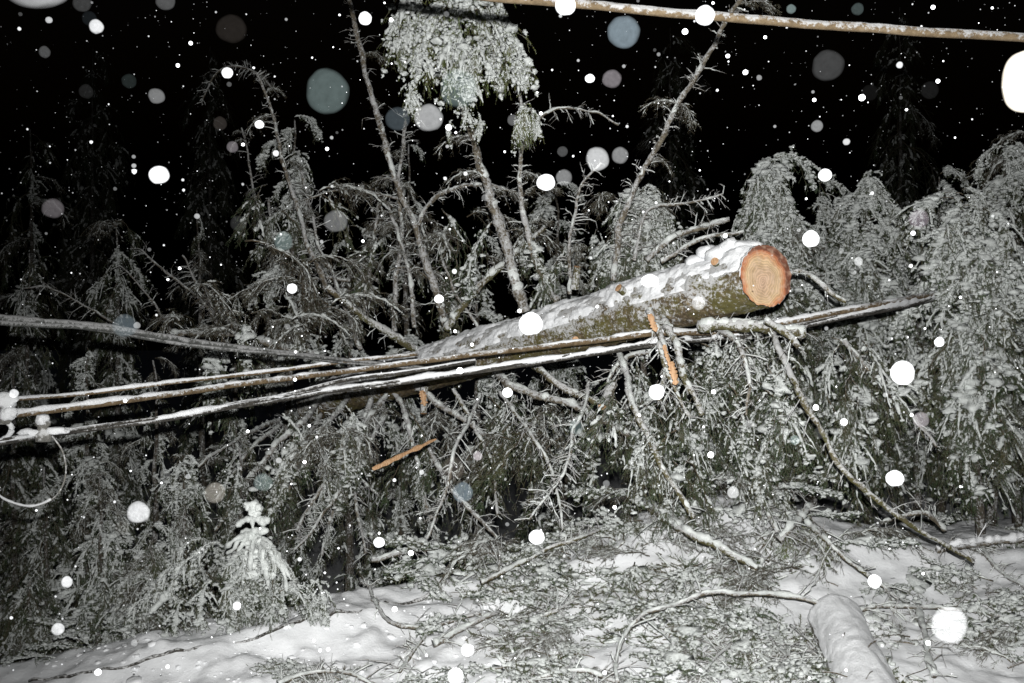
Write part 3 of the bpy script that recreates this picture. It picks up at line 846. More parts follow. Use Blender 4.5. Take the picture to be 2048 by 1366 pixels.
for k, (pts, d0, d1, tw, moss, sn) in enumerate(LB):
    P = []
    Y0 = trunk_hit(pts[0][0], pts[0][1]) if pts[0][0] < 1525 else 6.1
    for (px, py, dy) in pts:
        P.append((px, py, max(4.6, Y0 + dy)))
    o, C = limb(P, d0 * .92, d1 * .92, ft, 'branch', M_mosslimb if moss else M_limb, int(tw * 1.3), seed=k * 1.7, snow=sn * (.35 if moss and sn < 1 else .72), wob=0.03)
    limbs.append(C)

# pale torn stubs on the trunk and on branches
for (px, py, dd, r_, L, ax) in [(1255, 590, -.16, 9, 26, (-.7, -.5, .5)), (1435, 528, -.15, 9, 12, (-.5, -.7, .3)), (1152, 556, -.02, 8, 22, (.1, -.3, .9)), (1150, 676, -.17, 7, 12, (0, -.9, -.2)), (1215, 790, -.3, 10, 30, (-.3, -.5, -.6)), (848, 800, -.25, 7, 26, (0, -.3, -.95))]:
    Y = trunk_hit(px, py) + dd
    p = at(px, py, Y); ax = nrm(np.array(ax)); L = L / FPX * Y; r_ = r_ / FPX * Y
    K = 5
    mb = MB(); C = p - ax * L + ax * np.linspace(0, 2 * L, K)[:, None]
    mb.tubes(C[None], np.array([[1.2, 1.0, .95, .95, .9]]) * r_, 9, 0, False)
    e = mb.n
    th = np.arange(9) / 9 * 2 * np.pi
    A = nrm(np.cross(ax, [0.1, .2, 1])); Bv = np.cross(A, ax)
    rim = C[-1] + (np.cos(th)[:, None] * A + np.sin(th)[:, None] * Bv) * r_ * 0.95 + ax * (0.004 + 0.004 * rng.random((9, 1)))
    mb.add(np.vstack([rim, [C[-1] + ax * 0.008]]), None, np.array([[j, (j + 1) % 9, 9] for j in range(9)]), 1)
    mb.build('branch_stub', [M_mosslimb, M_split], ft, smooth=False, loc=p)

# split wood hanging from the torn branch
for k, (a, b_, w, dy) in enumerate([((1299, 628), (1312, 664), 6, -.52), ((1328, 690), (1338, 728), 4, -.56), ((1341, 724), (1352, 770), 7, -.6), ((844, 782), (850, 812), 6, -.35)]):
    Y = trunk_hit(a[0], a[1]) + dy
    splinter(at(*a, Y), at(*b_, Y - 0.03), w / FPX * Y, 0.6 * w / FPX * Y, ft, 'splinter', seed=k * 2.2)
o = splinter(at(746, 938, 6.1), at(872, 878, 6.6), 0.013, 0.010, None, 'wood_splinter', seed=9.0)
tag(o, 'long orange split piece of wood sticking out below the trunk at left', 'wood splinter')

# boughs of the fallen tree ------------------------------------------
def fall_bough(px, py, Y, kinds, sc, yaw=None, pitch=None):
    yaw = rng.uniform(0, 2 * math.pi) if yaw is None else yaw
    return put_bough(kinds[rng.integers(len(kinds))], at(px, py, Y), yaw, sc, ft, R(rng.uniform(-10, 20)) if pitch is None else pitch, R(rng.uniform(-20, 20)))
# the snowy hood high on the first upright branch
for (px, py, sc, yaw) in [(870,-60,.34,3.2),(930,-60,.36,-.2),(850,-70,.34,-1.6),(905,-80,.40,-1.4),(945,-75,.40,-1.7),(915,-30,.38,2.9),(915,-20,.40,.3),(912,25,.36,3.3),(918,30,.40,-.1),(915,45,.36,-1.9),(910,60,.34,-1.2),(918,15,.34,2.2),
                          (945,20,.40,.1),(985,55,.32,.2),(880,10,.36,3.0),(850,30,.26,3.4),(1000,85,.26,-.6),(905,110,.26,-1.5),(925,130,.22,-1.0),(830,60,.22,3.6),(960,90,.26,-1.2),(870,70,.26,-2.2),
                          (1010,100,.22,.3),(930,160,.16,-1.5),(825,20,.22,3.0)]:
    put_bough(GREEN[rng.integers(3)], at(px, py, 5.75 + rng.uniform(-.15, .15)), yaw, sc, ft, R(rng.uniform(-10, 10)))
for (px, py, sc, yaw) in [(1045,205,.18,-1.4),(1060,215,.15,-.6),(1040,240,.14,-2.2),(1062,230,.14,-1.2),(835,150,.17,3.3),(820,165,.16,-1.7),(830,185,.13,3.0),(955,225,.12,.1),(945,235,.12,-.3),(905,240,.11,3.2),(930,205,.14,-1.5)]:
    put_bough(GREEN[rng.integers(3)], at(px, py, 5.75), yaw, sc, ft, R(rng.uniform(5, 30)))
GREENTIP = make_bough(230, -40, -90, 0.16, 0.95, green=True, ntw=22, wide=.8, thick=1.4, crest=False, lump=1.8, npads=5)
for (px, py, sc, yaw) in [(1050,205,.17,-1.3),(1060,222,.15,-.4),(1040,228,.15,-2.4),(1054,250,.10,-1.5),(800,70,.14,3.4),(858,120,.16,-1.6),(1010,120,.15,-.6),(900,150,.14,-1.5),(950,100,.16,-1.3)]:
    put_bough(GREENTIP, at(px, py, 5.6), yaw, sc, ft, R(rng.uniform(5, 25)))
# boughs hanging behind and below the trunk
def fill(n, x0, x1, y0, y1, Y0, Y1, kinds, s0, s1, front=0.4):
    for _ in range(n):
        px = rng.uniform(x0, x1); py = rng.uniform(y0, y1)
        yaw = -math.pi / 2 + rng.uniform(-1.4, 1.4) if rng.random() < front else None
        fall_bough(px, py, rng.uniform(Y0, Y1), kinds, rng.uniform(s0, s1), yaw)
fill(34, 1380, 1760, 660, 860, 6.6, 7.6, HANG + DARK * 2, .34, .6)
fill(34, 1250, 1560, 700, 930, 6.0, 7.2, HANG + DARK, .26, .5)
fill(20, 1000, 1330, 740, 880, 7.2, 8.2, DARK * 2 + HANG + BARE, .34, .6)
fill(20, 680, 1060, 780, 900, 7.8, 8.8, DARK + BARE, .35, .6)
fill(14, 560, 720, 800, 900, 7.0, 8.0, HANG + BARE, .35, .55)
fill(26, 480, 1000, 360, 620, 7.6, 9.4, BARE * 2 + DARK, .4, .7, .2)
fill(14, 960, 1260, 400, 560, 7.2, 8.4, BARE + HANG, .3, .55, .2)
fill(16, 350, 700, 560, 700, 7.4, 8.4, BARE * 2 + HANG, .35, .6, .2)
fill(12, 1430, 1600, 640, 700, 6.2, 6.7, HANG, .22, .38)
fill(12, 1600, 2000, 640, 860, 7.4, 8.8, DARK * 2 + HANG, .4, .65)
# snowy sprays along the left lower limbs
for C in limbs[34:38]:
    for _ in range(9):
        p = C[rng.integers(len(C) // 4, len(C))]
        put_bough(HANG[rng.integers(4)], p, rng.uniform(0, 6.28), rng.uniform(.14, .26), ft, R(rng.uniform(0, 30)))
for C in limbs[:4] + limbs[5:12]:
    for _ in range(4):
        p = C[rng.integers(len(C) // 3, len(C))]
        put_bough(BARE[rng.integers(3)], p, rng.uniform(0, 6.28), rng.uniform(.14, .30), ft, R(rng.uniform(-30, 20)))

# ------------------------------------------------------------------ cables
def cable(name, pts, d0, d1, m, label, strands=1, snow=1.0, seed=0, step=0.03, group='overhead cables pulled down by the tree', lay=0.25, wob=0.004, st=1.0, sm=None):
    P3 = np.array([at(*p) for p in pts])
    C = spline(P3, step, wob, seed)
    n = len(C)
    r = np.linspace(d0 / FPX * P3[0][1], d1 / FPX * P3[-1][1], n) / 2
    t = thing(name, C[n // 2], label, 'cable', group)
    T = nrm(np.gradient(C, axis=0)); A = nrm(np.cross(T, np.array([0, 0, 1.]))); Bv = np.cross(A, T)
    if strands == 1:
        mb = MB(); mb.tubes(C[None], r[None], 12); mb.build('wire', m, t, loc=C[n // 2])
    else:
        s = np.arange(n) * step
        for k in range(strands):
            ph = 2 * np.pi * (s / (lay * 10) + k / strands)
            off = (np.cos(ph)[:, None] * A + np.sin(ph)[:, None] * Bv) * (r * 0.55)[:, None]
            mb = MB(); mb.tubes((C + off)[None], (r * 0.5)[None], 8); mb.build('strand', m, t, loc=C[n // 2])
    if snow > 0:
        s = np.arange(n) * step
        lumps = fbm(s * 2.1 + seed, np.zeros(n), 0, 3) + 0.6 * fbm(s * 13 + seed, np.ones(n), 0, 3)
        h = r * np.clip(0.40 + lumps * 1.5, -0.25, 2.0) * snow * st
        Cs = C + np.array([0, -0.15, 1.0]) * (r * 0.45 + h * 0.5)[:, None]
        sd = 9
        rr = (r * 0.72 + np.maximum(h, -r * .4) * 0.5)[:, None] * (1 + 0.10 * rng.normal(size=(n, sd)))
        mb = MB(); mb.tubes(Cs[None], rr[None], sd); mb.build('snow', sm or M_snow, t, loc=C[n // 2])
    return t, C

cable('overhead_cable', [(560,-60,3.2),(940,-9,3.2),(1130,6,3.2),(1410,31,3.2),(1700,55,3.25),(2048,76,3.3),(2500,98,3.5)], 17, 16, M_cab_tan, 'tan cable sloping across the top right corner above everything', snow=.3, seed=2, st=0.3, sm=M_cab_tan)
cable('overhead_cable', [(-500,588,3.6),(-150,622,4.0),(0,640,4.3),(200,658,4.7),(400,688,5.2),(560,708,5.7),(700,724,6.2),(850,738,6.6)], 30, 9, M_cab_snowgrey, 'thick grey cable entering at left above the others and thinning towards the trunk', strands=2, snow=.3, seed=5, st=.4, sm=M_cab_snowgrey)
cable('overhead_cable', [(-300,828,3.9),(0,801,4.4),(150,790,4.8),(300,771,5.1),(520,746,5.7),(700,722,6.2),(835,708,6.55)], 7, 7, M_cab_brown, 'thinnest brown cable, topmost of the three crossing below the trunk', snow=.7, seed=8)
_, CB = cable('overhead_cable', [(-300,868,3.9),(0,834,4.3),(200,808,4.7),(350,787,5.1),(520,763,5.6),(700,742,6.1),(830,724,6.35),(1000,703,6.5),(1180,683,6.45),(1310,666,6.35),(1450,664,6.6),(1560,646,6.5),(1740,612,6.8),(1840,593,7.4),(1900,583,7.9),(2100,545,9.6)], 14, 11, M_cab_brown, 'brown cable between the thin brown and the white snowy one, touching the trunk', snow=.8, seed=11)
_, CC = cable('overhead_cable', [(-300,930,3.9),(0,884,4.2),(150,861,4.6),(350,834,5.0),(500,806,5.4),(700,776,6.0),(830,760,6.2),(1000,735,6.4),(1200,705,6.4),(1330,684,6.35),(1450,675,6.6),(1560,658,6.5),(1740,624,6.8),(1840,603,7.4),(1900,590,7.9),(2100,552,9.6)], 15, 12, M_cab_dark, 'lowest dark cable carrying the thickest ridge of white snow', strands=3, snow=1.25, seed=14)
cable('overhead_cable', [(380,830,5.6),(470,808,5.8),(560,792,6.0),(700,758,6.3),(830,742,6.45),(950,722,6.6)], 8, 8, M_cab_dark, 'short dark cable squeezed between the brown and the white snowy one', snow=.35, seed=17)

# cable hardware at the left edge, hooded with snow
hw = thing('cable_clamp', at(86, 868, 4.35), 'small snow-hooded clamp sitting on the lowest white cable at left', 'cable clamp', 'cable clamps at the left edge')
def lathe(prof, sides=14):
    K = len(prof); mb = MB(); th = np.arange(sides) / sides * 2 * np.pi
    V = np.array([[r * math.cos(t), r * math.sin(t), z] for (r, z) in prof for t in th])
    q = [[k*sides+j, k*sides+(j+1) % sides, (k+1)*sides+(j+1) % sides, (k+1)*sides+j] for k in range(K-1) for j in range(sides)]
    mb.add(V, np.array(q)); return mb
mb = lathe([(0.0, -0.03), (0.03, -0.03), (0.034, 0.0), (0.022, 0.012), (0.022, 0.03), (0.03, 0.036), (0.03, 0.05), (0.012, 0.06), (0, 0.062)])
mb.build('body', M_cab_steel, hw).location = (0, 0, 0)
clod('snow', at(84, 840, 4.34), .026, .028, .024, 4.4, hw, amp=.3)
clod('snow', at(112, 862, 4.36), .05, .024, .016, 5.4, hw, amp=.3)
clod('snow', at(60, 866, 4.34), .045, .024, .018, 6.4, hw, amp=.3)
hw2 = thing('cable_clamp', at(8, 838, 4.25), 'snow-caked fitting with a hanging hook cut by the left photo edge', 'cable clamp', 'cable clamps at the left edge')
mb = lathe([(0.0, -0.02), (0.028, -0.02), (0.03, 0.02), (0.018, 0.03), (0.018, 0.06), (0.026, 0.066), (0.02, 0.08), (0, 0.082)])
mb.build('body', M_cab_steel, hw2).location = (0, 0, 0)
clod('snow', at(6, 800, 4.25), .05, .03, .034, 7.4, hw2, amp=.4)
clod('snow', at(16, 826, 4.24), .034, .03, .030, 8.4, hw2, amp=.4)
C = spline(np.array([at(12, 842, 4.25), at(24, 856, 4.25), at(14, 874, 4.25), at(-6, 884, 4.25)]), 0.01)
mb = MB(); mb.tubes(C[None], np.full((1, len(C)), .011) * rng.uniform(.8, 1.2, len(C)), 7); mb.build('hook', M_snow, hw2, loc=C[0])
P3 = np.array([at(104, 872, 4.4), at(126, 905, 4.4), at(131, 950, 4.4), at(112, 992, 4.4), (at(66, 1013, 4.4)), at(20, 1004, 4.4), at(-10, 984, 4.4), at(-60, 930, 4.4)])
C = spline(P3, 0.012)
wl = thing('wire_loop', C[len(C)//2], 'thin wire hanging in a round loop below the clamp at the left edge', 'wire')
mb = MB(); mb.tubes(C[None], np.full((1, len(C)), .0035), 7); mb.build('wire', M_cab_steel, wl, loc=C[len(C)//2])
sl = C[int(len(C)*.42):]
mb = MB(); mb.tubes((sl + np.array([0, -.002, .0035]))[None], np.full((1, len(sl)), .0058) * rng.uniform(.7, 1.2, len(sl)), 7); mb.build('snow', M_snow, wl, loc=C[len(C)//2])

# cable half buried in the snow at the bottom left
pts = [(60,1366),(130,1362),(240,1335),(300,1322),(420,1292),(500,1280),(580,1258),(700,1230),(780,1208),(860,1190)]
P3 = []
for k, (px, py) in enumerate(pts):
    P3.append(ground_pt(px, py))
C = spline(np.array(P3), 0.02)
s = np.arange(len(C)) * 0.02
C[:, 2] = terr(C[:, 0], C[:, 1]) - 0.002 + 0.03 * fbm(s * 2.2 + 3, np.zeros(len(C)), 0, 3)
mb = MB(); mb.tubes(C[None], (0.012 + .004 * fbm(s * 6, np.zeros(len(C)), 7., 2))[None, :, None] * (1 + .12 * rng.normal(size=(1, len(C), 10))), 10)
o = mb.build('buried_cable', M_cab_dark, None, loc=C[len(C)//2])
tag(o, 'dark cable half buried in the white snow at the bottom left', 'cable')

# ------------------------------------------------------------------ little snow-covered sapling
sb = ground_pt(515, 1205)
YS = min(sb[1], 5.95); sb = at(515, 1230, YS)
sp_ = thing('sapling', sb, 'tiny sapling fully caked in snow, its top like a white knob above two cross arms', 'sapling')
def caked(pts, d0, d1, name, seed, m=M_rime):
    C = spline(np.array([at(px + (rng.normal(0, 5) if q_ > 1 else 0), py + (rng.normal(0, 4) if q_ > 1 else 0), YS + dy) for q_, (px, py, dy) in enumerate(pts)]), 0.008, 0.02, seed)
    n = len(C)
    r = np.linspace(d0, d1, n) / FPX * YS / 2
    r = r * (1 + .42 * fbm(np.arange(n) * .45 + seed, np.zeros(n), 0, 4) * 2)
    e = np.linspace(0, 1, n); r = r * np.minimum(1, 0.45 + 6 * np.minimum(e, 1 - e))
    mb = MB(); mb.tubes(C[None], r[None, :, None] * (1 + .07 * rng.normal(size=(1, n, 10))), 10)
    return mb.build(name, m, sp_, loc=C[0])
caked([(512,1200,.1),(508,1150,.05),(506,1090,0),(506,1020,0)], 10, 9, 'stem', 1)
for k, (px, py, rx, rz) in enumerate([(496,1012,9,9),(508,1010,9,10),(517,1016,8,8),(505,1024,10,8),(512,1026,9,7)]):
    clod('snow_clump', at(px, py, YS - .02), rx / FPX * YS, rx / FPX * YS, rz / FPX * YS, k * 2.7, sp_, M_rime, amp=.45)
caked([(470,1054,-.02),(485,1043,-.01),(506,1040,0),(528,1042,-.01),(541,1042,-.03)], 13, 15, 'shoot', 2)
caked([(484,1072,-.03),(492,1062,0),(508,1058,0),(530,1062,-.03)], 12, 12, 'shoot', 3)
ARMS = [((505,1070),(480,1080),(462,1098),(452,1112)), ((505,1070),(490,1084),(478,1108),(476,1130)), ((505,1072),(498,1095),(492,1120),(494,1146)), ((505,1072),(506,1095),(506,1125),(504,1158)),
        ((505,1072),(518,1090),(524,1118),(524,1150)), ((506,1070),(528,1084),(540,1110),(548,1140)), ((508,1070),(536,1088),(558,1116),(584,1156)), ((510,1076),(528,1100),(536,1140),(538,1180)),
        ((505,1068),(486,1074),(470,1080),(458,1092)), ((512,1074),(540,1096),(562,1140),(572,1180))]
for k, a in enumerate(ARMS):
    caked([(x, y, [0, -.06, -.1, -.08][q]) for q, (x, y) in enumerate(a)], 15, 9, 'shoot', 10 + k, M_rime)
for k in range(30):
    f_ = rng.uniform(0, 1)
    clod('snow_clump', at(508 + rng.uniform(-1, 1) * (12 + 38 * f_), 1078 + 80 * f_, YS - .03 + rng.uniform(-.08, .05)), *(rng.uniform(.014, .034, 3)), k * 1.9, sp_, M_rime, amp=.55)
for k in range(30):
    put_bough((HANG + ARCH)[k % 10], at(rng.uniform(470, 565), rng.uniform(1080, 1190), YS + rng.uniform(-.12, .2)), rng.uniform(0, 6.28), rng.uniform(.14, .30), sp_, R(rng.uniform(0, 30)))
for (px, py, yaw, sc) in [(440,1085,3.3,.3),(400,1080,3.0,.26),(410,1110,3.5,.34),(370,1130,3.2,.3),(340,1170,2.9,.34),(310,1195,3.3,.3),(360,1200,-1.4,.3),(420,1160,-1.6,.3),(460,1170,-1.2,.32),(590,1170,-.4,.3),(620,1160,-.8,.3),(560,1150,-1.2,.26)]:
    put_bough(ARCH[int(px) % 5], at(px, py, YS + .15), yaw, sc, sp_, R(20))
caked([(300,1225,.1),(330,1188,.1),(360,1165,.1)], 16, 8, 'shoot', 42, M_rime)

# ------------------------------------------------------------------ log lying in the foreground
g0 = ground_pt(1668, 1262); g1 = ground_pt(1740, 1440)
LA = g0 + np.array([0, 0, 0.055]); LBp = g1 + np.array([0.02, 0, 0.06])
DL = nrm(LBp - LA); LL = float(np.linalg.norm(LBp - LA)) + 0.5
UL = nrm(np.array([0, 0, 1.]) - DL * DL[2]); WL = np.cross(UL, DL)
lg = thing('log', LA, 'thick snow-covered log lying end on in the bottom right corner', 'log')
def lc(s): return LA + DL * np.asarray(s, float)[..., None]
def lr(s): return 0.135 + 0 * np.asarray(s, float)
ns2, nt2 = 120, 48
s = np.linspace(0, LL, ns2)[:, None] * np.ones((1, nt2)); th = (np.arange(nt2) / nt2 * 2 * np.pi)[None] * np.ones((ns2, 1))
rr = lr(s) + 0.006 * fbm(s * 6, np.cos(th) * 3, np.sin(th) * 3)
V = lc(s) + (np.cos(th)[..., None] * WL + np.sin(th)[..., None] * UL) * rr[..., None]
mb = MB(); i = np.arange(ns2 - 1)[:, None] * nt2 + np.arange(nt2)[None]; j = np.arange(ns2 - 1)[:, None] * nt2 + (np.arange(nt2)[None] + 1) % nt2
mb.add(V, np.stack([i, j, j + nt2, i + nt2], -1).reshape(-1, 4))
mb.add(np.vstack([V[0], [LA]]), None, np.array([[(k + 1) % nt2, k, nt2] for k in range(nt2)]), 1)
mb.add(np.vstack([V[-1], [lc(LL)]]), None, np.array([[k, (k + 1) % nt2, nt2] for k in range(nt2)]), 1)
mb.build('bark', [M_trunk, M_split], lg, loc=LA)
# folded blanket of snow on the log
ns2, nt2 = 260, 90
s = np.linspace(-0.05, LL, ns2)[:, None] * np.ones((1, nt2)); th = np.linspace(R(18), R(180), nt2)[None] * np.ones((ns2, 1))
u = (th - th.min()) / (th.max() - th.min())
fold = 0
tk = 0.020 + 0.02 * np.sin(np.pi * u) + fold + 0.030 * fbm(s * 3.2, th * 1.1, 0, 3) + 0.007 * fbm(s * 16, th * 4, 0, 3) - 0.05 * sstep(.9, 1, u) - 0.05 * (1 - sstep(0, .1, u))
endr = np.sqrt(np.clip(1 - ((0.12 - (s + 0.05)) / 0.12).clip(0, 1)**2, 0, 1))
rr = (lr(s) + tk) * (0.25 + 0.75 * endr)
V = lc(s) + (np.cos(th)[..., None] * WL + np.sin(th)[..., None] * UL) * rr[..., None]
mb = MB(); i = np.arange(ns2 - 1)[:, None] * nt2 + np.arange(nt2 - 1)[None]
mb.add(V, np.stack([i, i + 1, i + nt2 + 1, i + nt2], -1).reshape(-1, 4))
mb.build('snow', M_snow, lg, loc=LA)
for (px, py, dx, dy, w) in [(1655,1300,40,-12,.003),(1700,1335,-50,14,.0028),(1640,1255,18,22,.003),(1735,1290,26,30,.004),(1690,1248,-8,-26,.0026),(1745,1340,-20,-34,.003)]:
    yy = 5.05 + (1366 - py) / 100 * .42
    p = at(px, py, yy)
    # drop the twig onto the snow of the log
    q_ = p - LA; sa = float(q_ @ DL); rad_ = .172
    lat = float(np.clip(q_ @ WL, -.12, .12))
    p = LA + DL * sa + WL * lat + UL * math.sqrt(rad_**2 - lat**2)
    e = p + (WL * dx - DL * dy) / FPX * 5.3 + UL * .008
    Cc = spline(np.array([p, (p + e) / 2 + UL * .008, e]), .008, .006, px)
    mb = MB(); mb.tubes(Cc[None], np.full((1, len(Cc)), w), 5)
    o_ = mb.build('fallen_twig', M_wood, None, loc=p)
    tag(o_, 'thin dark twig resting on the snowy log, ' + {1655: 'upper left of its top', 1700: 'across its middle', 1640: 'at its tip on the left', 1735: 'thickest, on its right flank', 1690: 'short one right at its tip', 1745: 'lowest on its right flank'}[px], 'twig', 'twigs on the log')

# ------------------------------------------------------------------ broken branches lying on the snow
def gp(px, py, up=0.015): return ground_pt(px, py) + np.array([0, 0, up])
GB = [
 ([(1290,1008,.22),(1370,1058,.13),(1450,1100,.08),(1512,1142,.04)], 21, 14, 1, .9, 'thick broken branch pointing down right above the foreground debris'),
 ([(1612,1040,.15),(1655,1085,.12),(1720,1140,.06),(1792,1196,.02)], 11, 7, 1, .4, 'mossy straight branch lying between the green spray and the grey snow'),
 ([(1515,968,.3),(1532,1020,.2),(1556,1068,.12)], 12, 11, 0, .7, 'short leaning stick forming the left arm of a V in the debris'),
 ([(1558,1084,.06),(1585,1055,.14),(1622,1015,.25)], 15, 12, 0, 1.4, 'short snowy stick forming the right arm of a V in the debris'),
 ([(1228,1362,.02),(1240,1292,.03),(1290,1232,.07),(1360,1202,.08),(1450,1186,.08),(1560,1193,.06),(1640,1212,.05)], 9, 9, 0, .8, 'long arched branch curving across the debris to the log tip'),
 ([(1702,1218,.05),(1800,1212,.05),(1900,1216,.04),(1990,1228,.03),(2080,1250,.03)], 10, 6, 0, .6, 'thin branch running right from the log tip'),
 ([(722,1160,.05),(765,1228,.04),(850,1258,.03),(905,1240,.04),(962,1228,.03)], 6, 8, 0, .1, 'forked dark twig bending over the clean snow'),
 ([(855,1262,.04),(828,1300,.03),(802,1346,.02)], 7, 8, 1, .1, 'straight olive twig below the forked dark twig'),
 ([(1048,1366,.02),(1120,1344,.06),(1180,1344,.07),(1252,1372,.02)], 9, 8, 0, .5, 'bowed branch at the very bottom centre edge'),
 ([(1875,1102,.05),(1950,1090,.06),(2030,1082,.07),(2100,1074,.05)], 13, 11, 0, 1.5, 'snow-topped stick at the right edge below the grey snow field'),
 ([(1955,1085,.0),(1990,1130,.0),(2060,1180,.02)], 8, 6, 0, .8, 'thin stick crossing the lower right edge'),
 ([(1840,1215,.02),(1855,1300,.02),(1872,1350,.02)], 12, 12, 0, 1.0, 'stubby stick standing in the debris right of the log'),
 ([(1060,1240,.04),(1110,1222,.06),(1150,1195,.06)], 9, 7, 1, .3, 'reddish brown stick among twigs at bottom centre'),
 ([(1580,1250,.03),(1640,1310,.03),(1600,1290,.02)], 5, 4, 0, .3, 'thin twig touching the left side of the log'),
 ([(1540,1270,.04),(1570,1310,.03),(1605,1362,.02)], 5, 4, 0, .2, 'thin straight twig left of the log'),
 ([(740,1118,.1),(830,1100,.12),(920,1095,.12),(1010,1110,.1)], 12, 7, 0, 1.3, 'snowy branch lying along the edge of the dark hollow'),
 ([(960,1160,.05),(1050,1120,.1),(1160,1070,.15),(1240,1040,.15)], 9, 6, 1, .4, 'greenish branch slanting up right behind the bottom debris'),
 ([(870,1290,.02),(940,1250,.05),(1000,1225,.05)], 13, 8, 0, .8, 'stubby snow-dusted branch right of the forked dark twig'),
 ([(560,1366,.03),(640,1340,.06),(720,1352,.05),(760,1385,.02)], 8, 6, 0, .8, 'curled twig in the debris clump at the bottom edge'),
 ([(1890,1060,.04),(1850,1030,.1),(1800,1036,.1),(1760,1050,.04)], 10, 6, 0, .8, 'crooked twig bundle on the grey snow near the long mossy branch'),
 ([(1460,1290,.03),(1420,1330,.04),(1395,1375,.03)], 6, 5, 1, .3, 'pale green lichened twig at bottom right of centre'),
]
for k, (pts, d0, d1, moss, sn, lab) in enumerate(GB):
    P = [list(gp(px, py, 0)) for px, py, up in pts]
    P = np.array(P)
    ym = np.minimum(P[:, 1], 7.6) - (0.35 if k in (0, 1, 2, 3, 4, 15, 16, 19) else 0.1)
    P = np.array([at(px, py, y - up * 1.2) for (px, py, up), y in zip(pts, ym)])
    zz = terr(P[:, 0], P[:, 1]); P[:, 2] = np.maximum(P[:, 2], zz + 0.004)
    o, C = limb([p for p in P], d0, d1, None, 'broken_branch', M_mosslimb if moss else M_limb, 30, (0.04, 0.18), k * 2.3 + 100, sn, 0.03, rest=True)
    tag(o, lab, 'branch', 'broken branches on the snow')

# individual boughs on the snow
zones = [  # name for the label, n, polygon box px, py, kinds, scale
 ('right of the snow-covered log', 30, 1800, 2060, 1130, 1400, .34, .6),
 ('between the arched branch and the log', 30, 1300, 1640, 1200, 1400, .3, .55),
 ('in the heap above the arched branch', 44, 1180, 1720, 1060, 1200, .35, .62),
 ('at the bottom centre', 30, 900, 1280, 1180, 1390, .3, .52),
 ('along the edge of the dark hollow', 40, 640, 1200, 1085, 1180, .32, .6),
 ('in the clump at the bottom edge left of centre', 10, 580, 760, 1330, 1410, .3, .42),
 ('on the left rim of the bright snow', 14, 90, 620, 1190, 1330, .22, .4),
 ('on the grey snow field at right', 8, 1780, 2040, 1040, 1130, .3, .5),
 ('in the pile under the trunk', 44, 1250, 1720, 940, 1090, .35, .6),
]
LM = [('the log tip', 1650, 1220), ('the arched branch', 1380, 1195), ('the forked dark twig', 850, 1240), ('the green spray', 1600, 1110), ('the V of two sticks', 1555, 1070),
      ('the end of the long mossy branch', 1930, 1120), ('the bottom right corner', 2030, 1340), ('the half buried cable', 420, 1290), ('the white sapling', 520, 1200),
      ('the thick broken branch', 1400, 1080), ('the straight olive twig', 820, 1310), ('the bowed branch at the bottom edge', 1150, 1345), ('the largest fuzzy flake', 1899, 1250),
      ('the grey snow field', 1850, 1000), ('the reddish brown stick', 1110, 1222), ('the dark hollow', 900, 1100), ('the pale lichened twig', 1430, 1320), ('the right side of the log', 1790, 1300),
      ('the left side of the log', 1590, 1310), ('the curled twig at the bottom edge', 660, 1340), ('the bottom left corner', 100, 1300), ('the slanting greenish branch', 1100, 1110), ('the split hanging wood', 1345, 900)]
used = set()
def bough_label(px, py, sc, bare, zn):
    best = sorted(LM, key=lambda l: (l[1] - px)**2 + (1.6 * (l[2] - py))**2)
    size = 'large' if sc > .47 else 'small' if sc < .37 else 'mid-sized'
    look = 'bare twiggy' if bare else 'snow-dusted needled'
    for (nm, lx, ly) in best[:3]:
        dx, dy = px - lx, py - ly
        w = ('left of' if dx < 0 else 'right of') if abs(dx) > 1.3 * abs(dy) else ('behind' if dy < 0 else 'in front of')
        far = 'close ' if math.hypot(dx, dy) < 70 else ''
        lab = f'{size} {look} bough lying {far}{w} {nm}'
        if lab not in used:
            used.add(lab); return lab
    lab = f'{size} {look} bough among others ' + zn
    for nm, lx, ly in best[3:9]:
        l2 = f'{size} {look} bough {("left" if px < lx else "right")} of {nm}, farther off'
        if l2 not in used: used.add(l2); return l2
    return lab
for (zn, n, x0, x1, y0, y1, s0, s1) in zones:
    for q in range(n):
        px = rng.uniform(x0, x1); py = rng.uniform(y0, y1)
        if zn.startswith('on the left rim'):
            f = (px - x0) / (x1 - x0); py = 1318 - 120 * f + rng.uniform(-22, 10)
        if zn.startswith('between the arched') and px > 1560 and py < 1260: px -= 100
        p = ground_pt(px, py)
        if p[1] > 9.5: continue
        pile = rng.uniform(-.02, .03)
        if 'heap' in zn: pile = rng.uniform(0, .10)
        if 'edge of' in zn: pile = rng.uniform(.02, .18)
        if 'pile' in zn: p = np.array([p[0], min(p[1], 8), 0]); p[2] = terr(p[0], p[1]) + rng.uniform(.05, .3)
        else: p[2] += pile
        bare = rng.random() < .3
        kinds = [BARE[0], BAREUP[0], BAREUP[1]] if bare else FLAT
        if ('pile' in zn or 'heap' in zn) and not bare: kinds = FLAT + HANG + DARK + ARCH[:2]
        sc = rng.uniform(s0, s1)
        o = put_bough(kinds[rng.integers(len(kinds))], p, rng.uniform(0, 6.28), sc, None, R(rng.uniform(-12, 6)), R(rng.uniform(-25, 25)), 'spruce_bough')
        tag(o, bough_label(px, py, sc, bare, zn), 'bough', 'broken boughs lying ' + zn)
# one fresh green spray
for (px, py, sc, yaw, lab) in [(1600, 1100, .30, -1.2, 'green uncovered spruce spray in the heap above the log'), (1585, 1110, .24, -2.2, 'smaller green spruce spray tucked beside the larger green one')]:
    p = ground_pt(px, py); p[2] += .14; p[1] -= .1
    o = put_bough(make_bough(300 + int(px), 10, -60, 0.15, .4, green=True), p, yaw, sc, None, 0, 0, 'spruce_bough')
    tag(o, lab, 'bough')

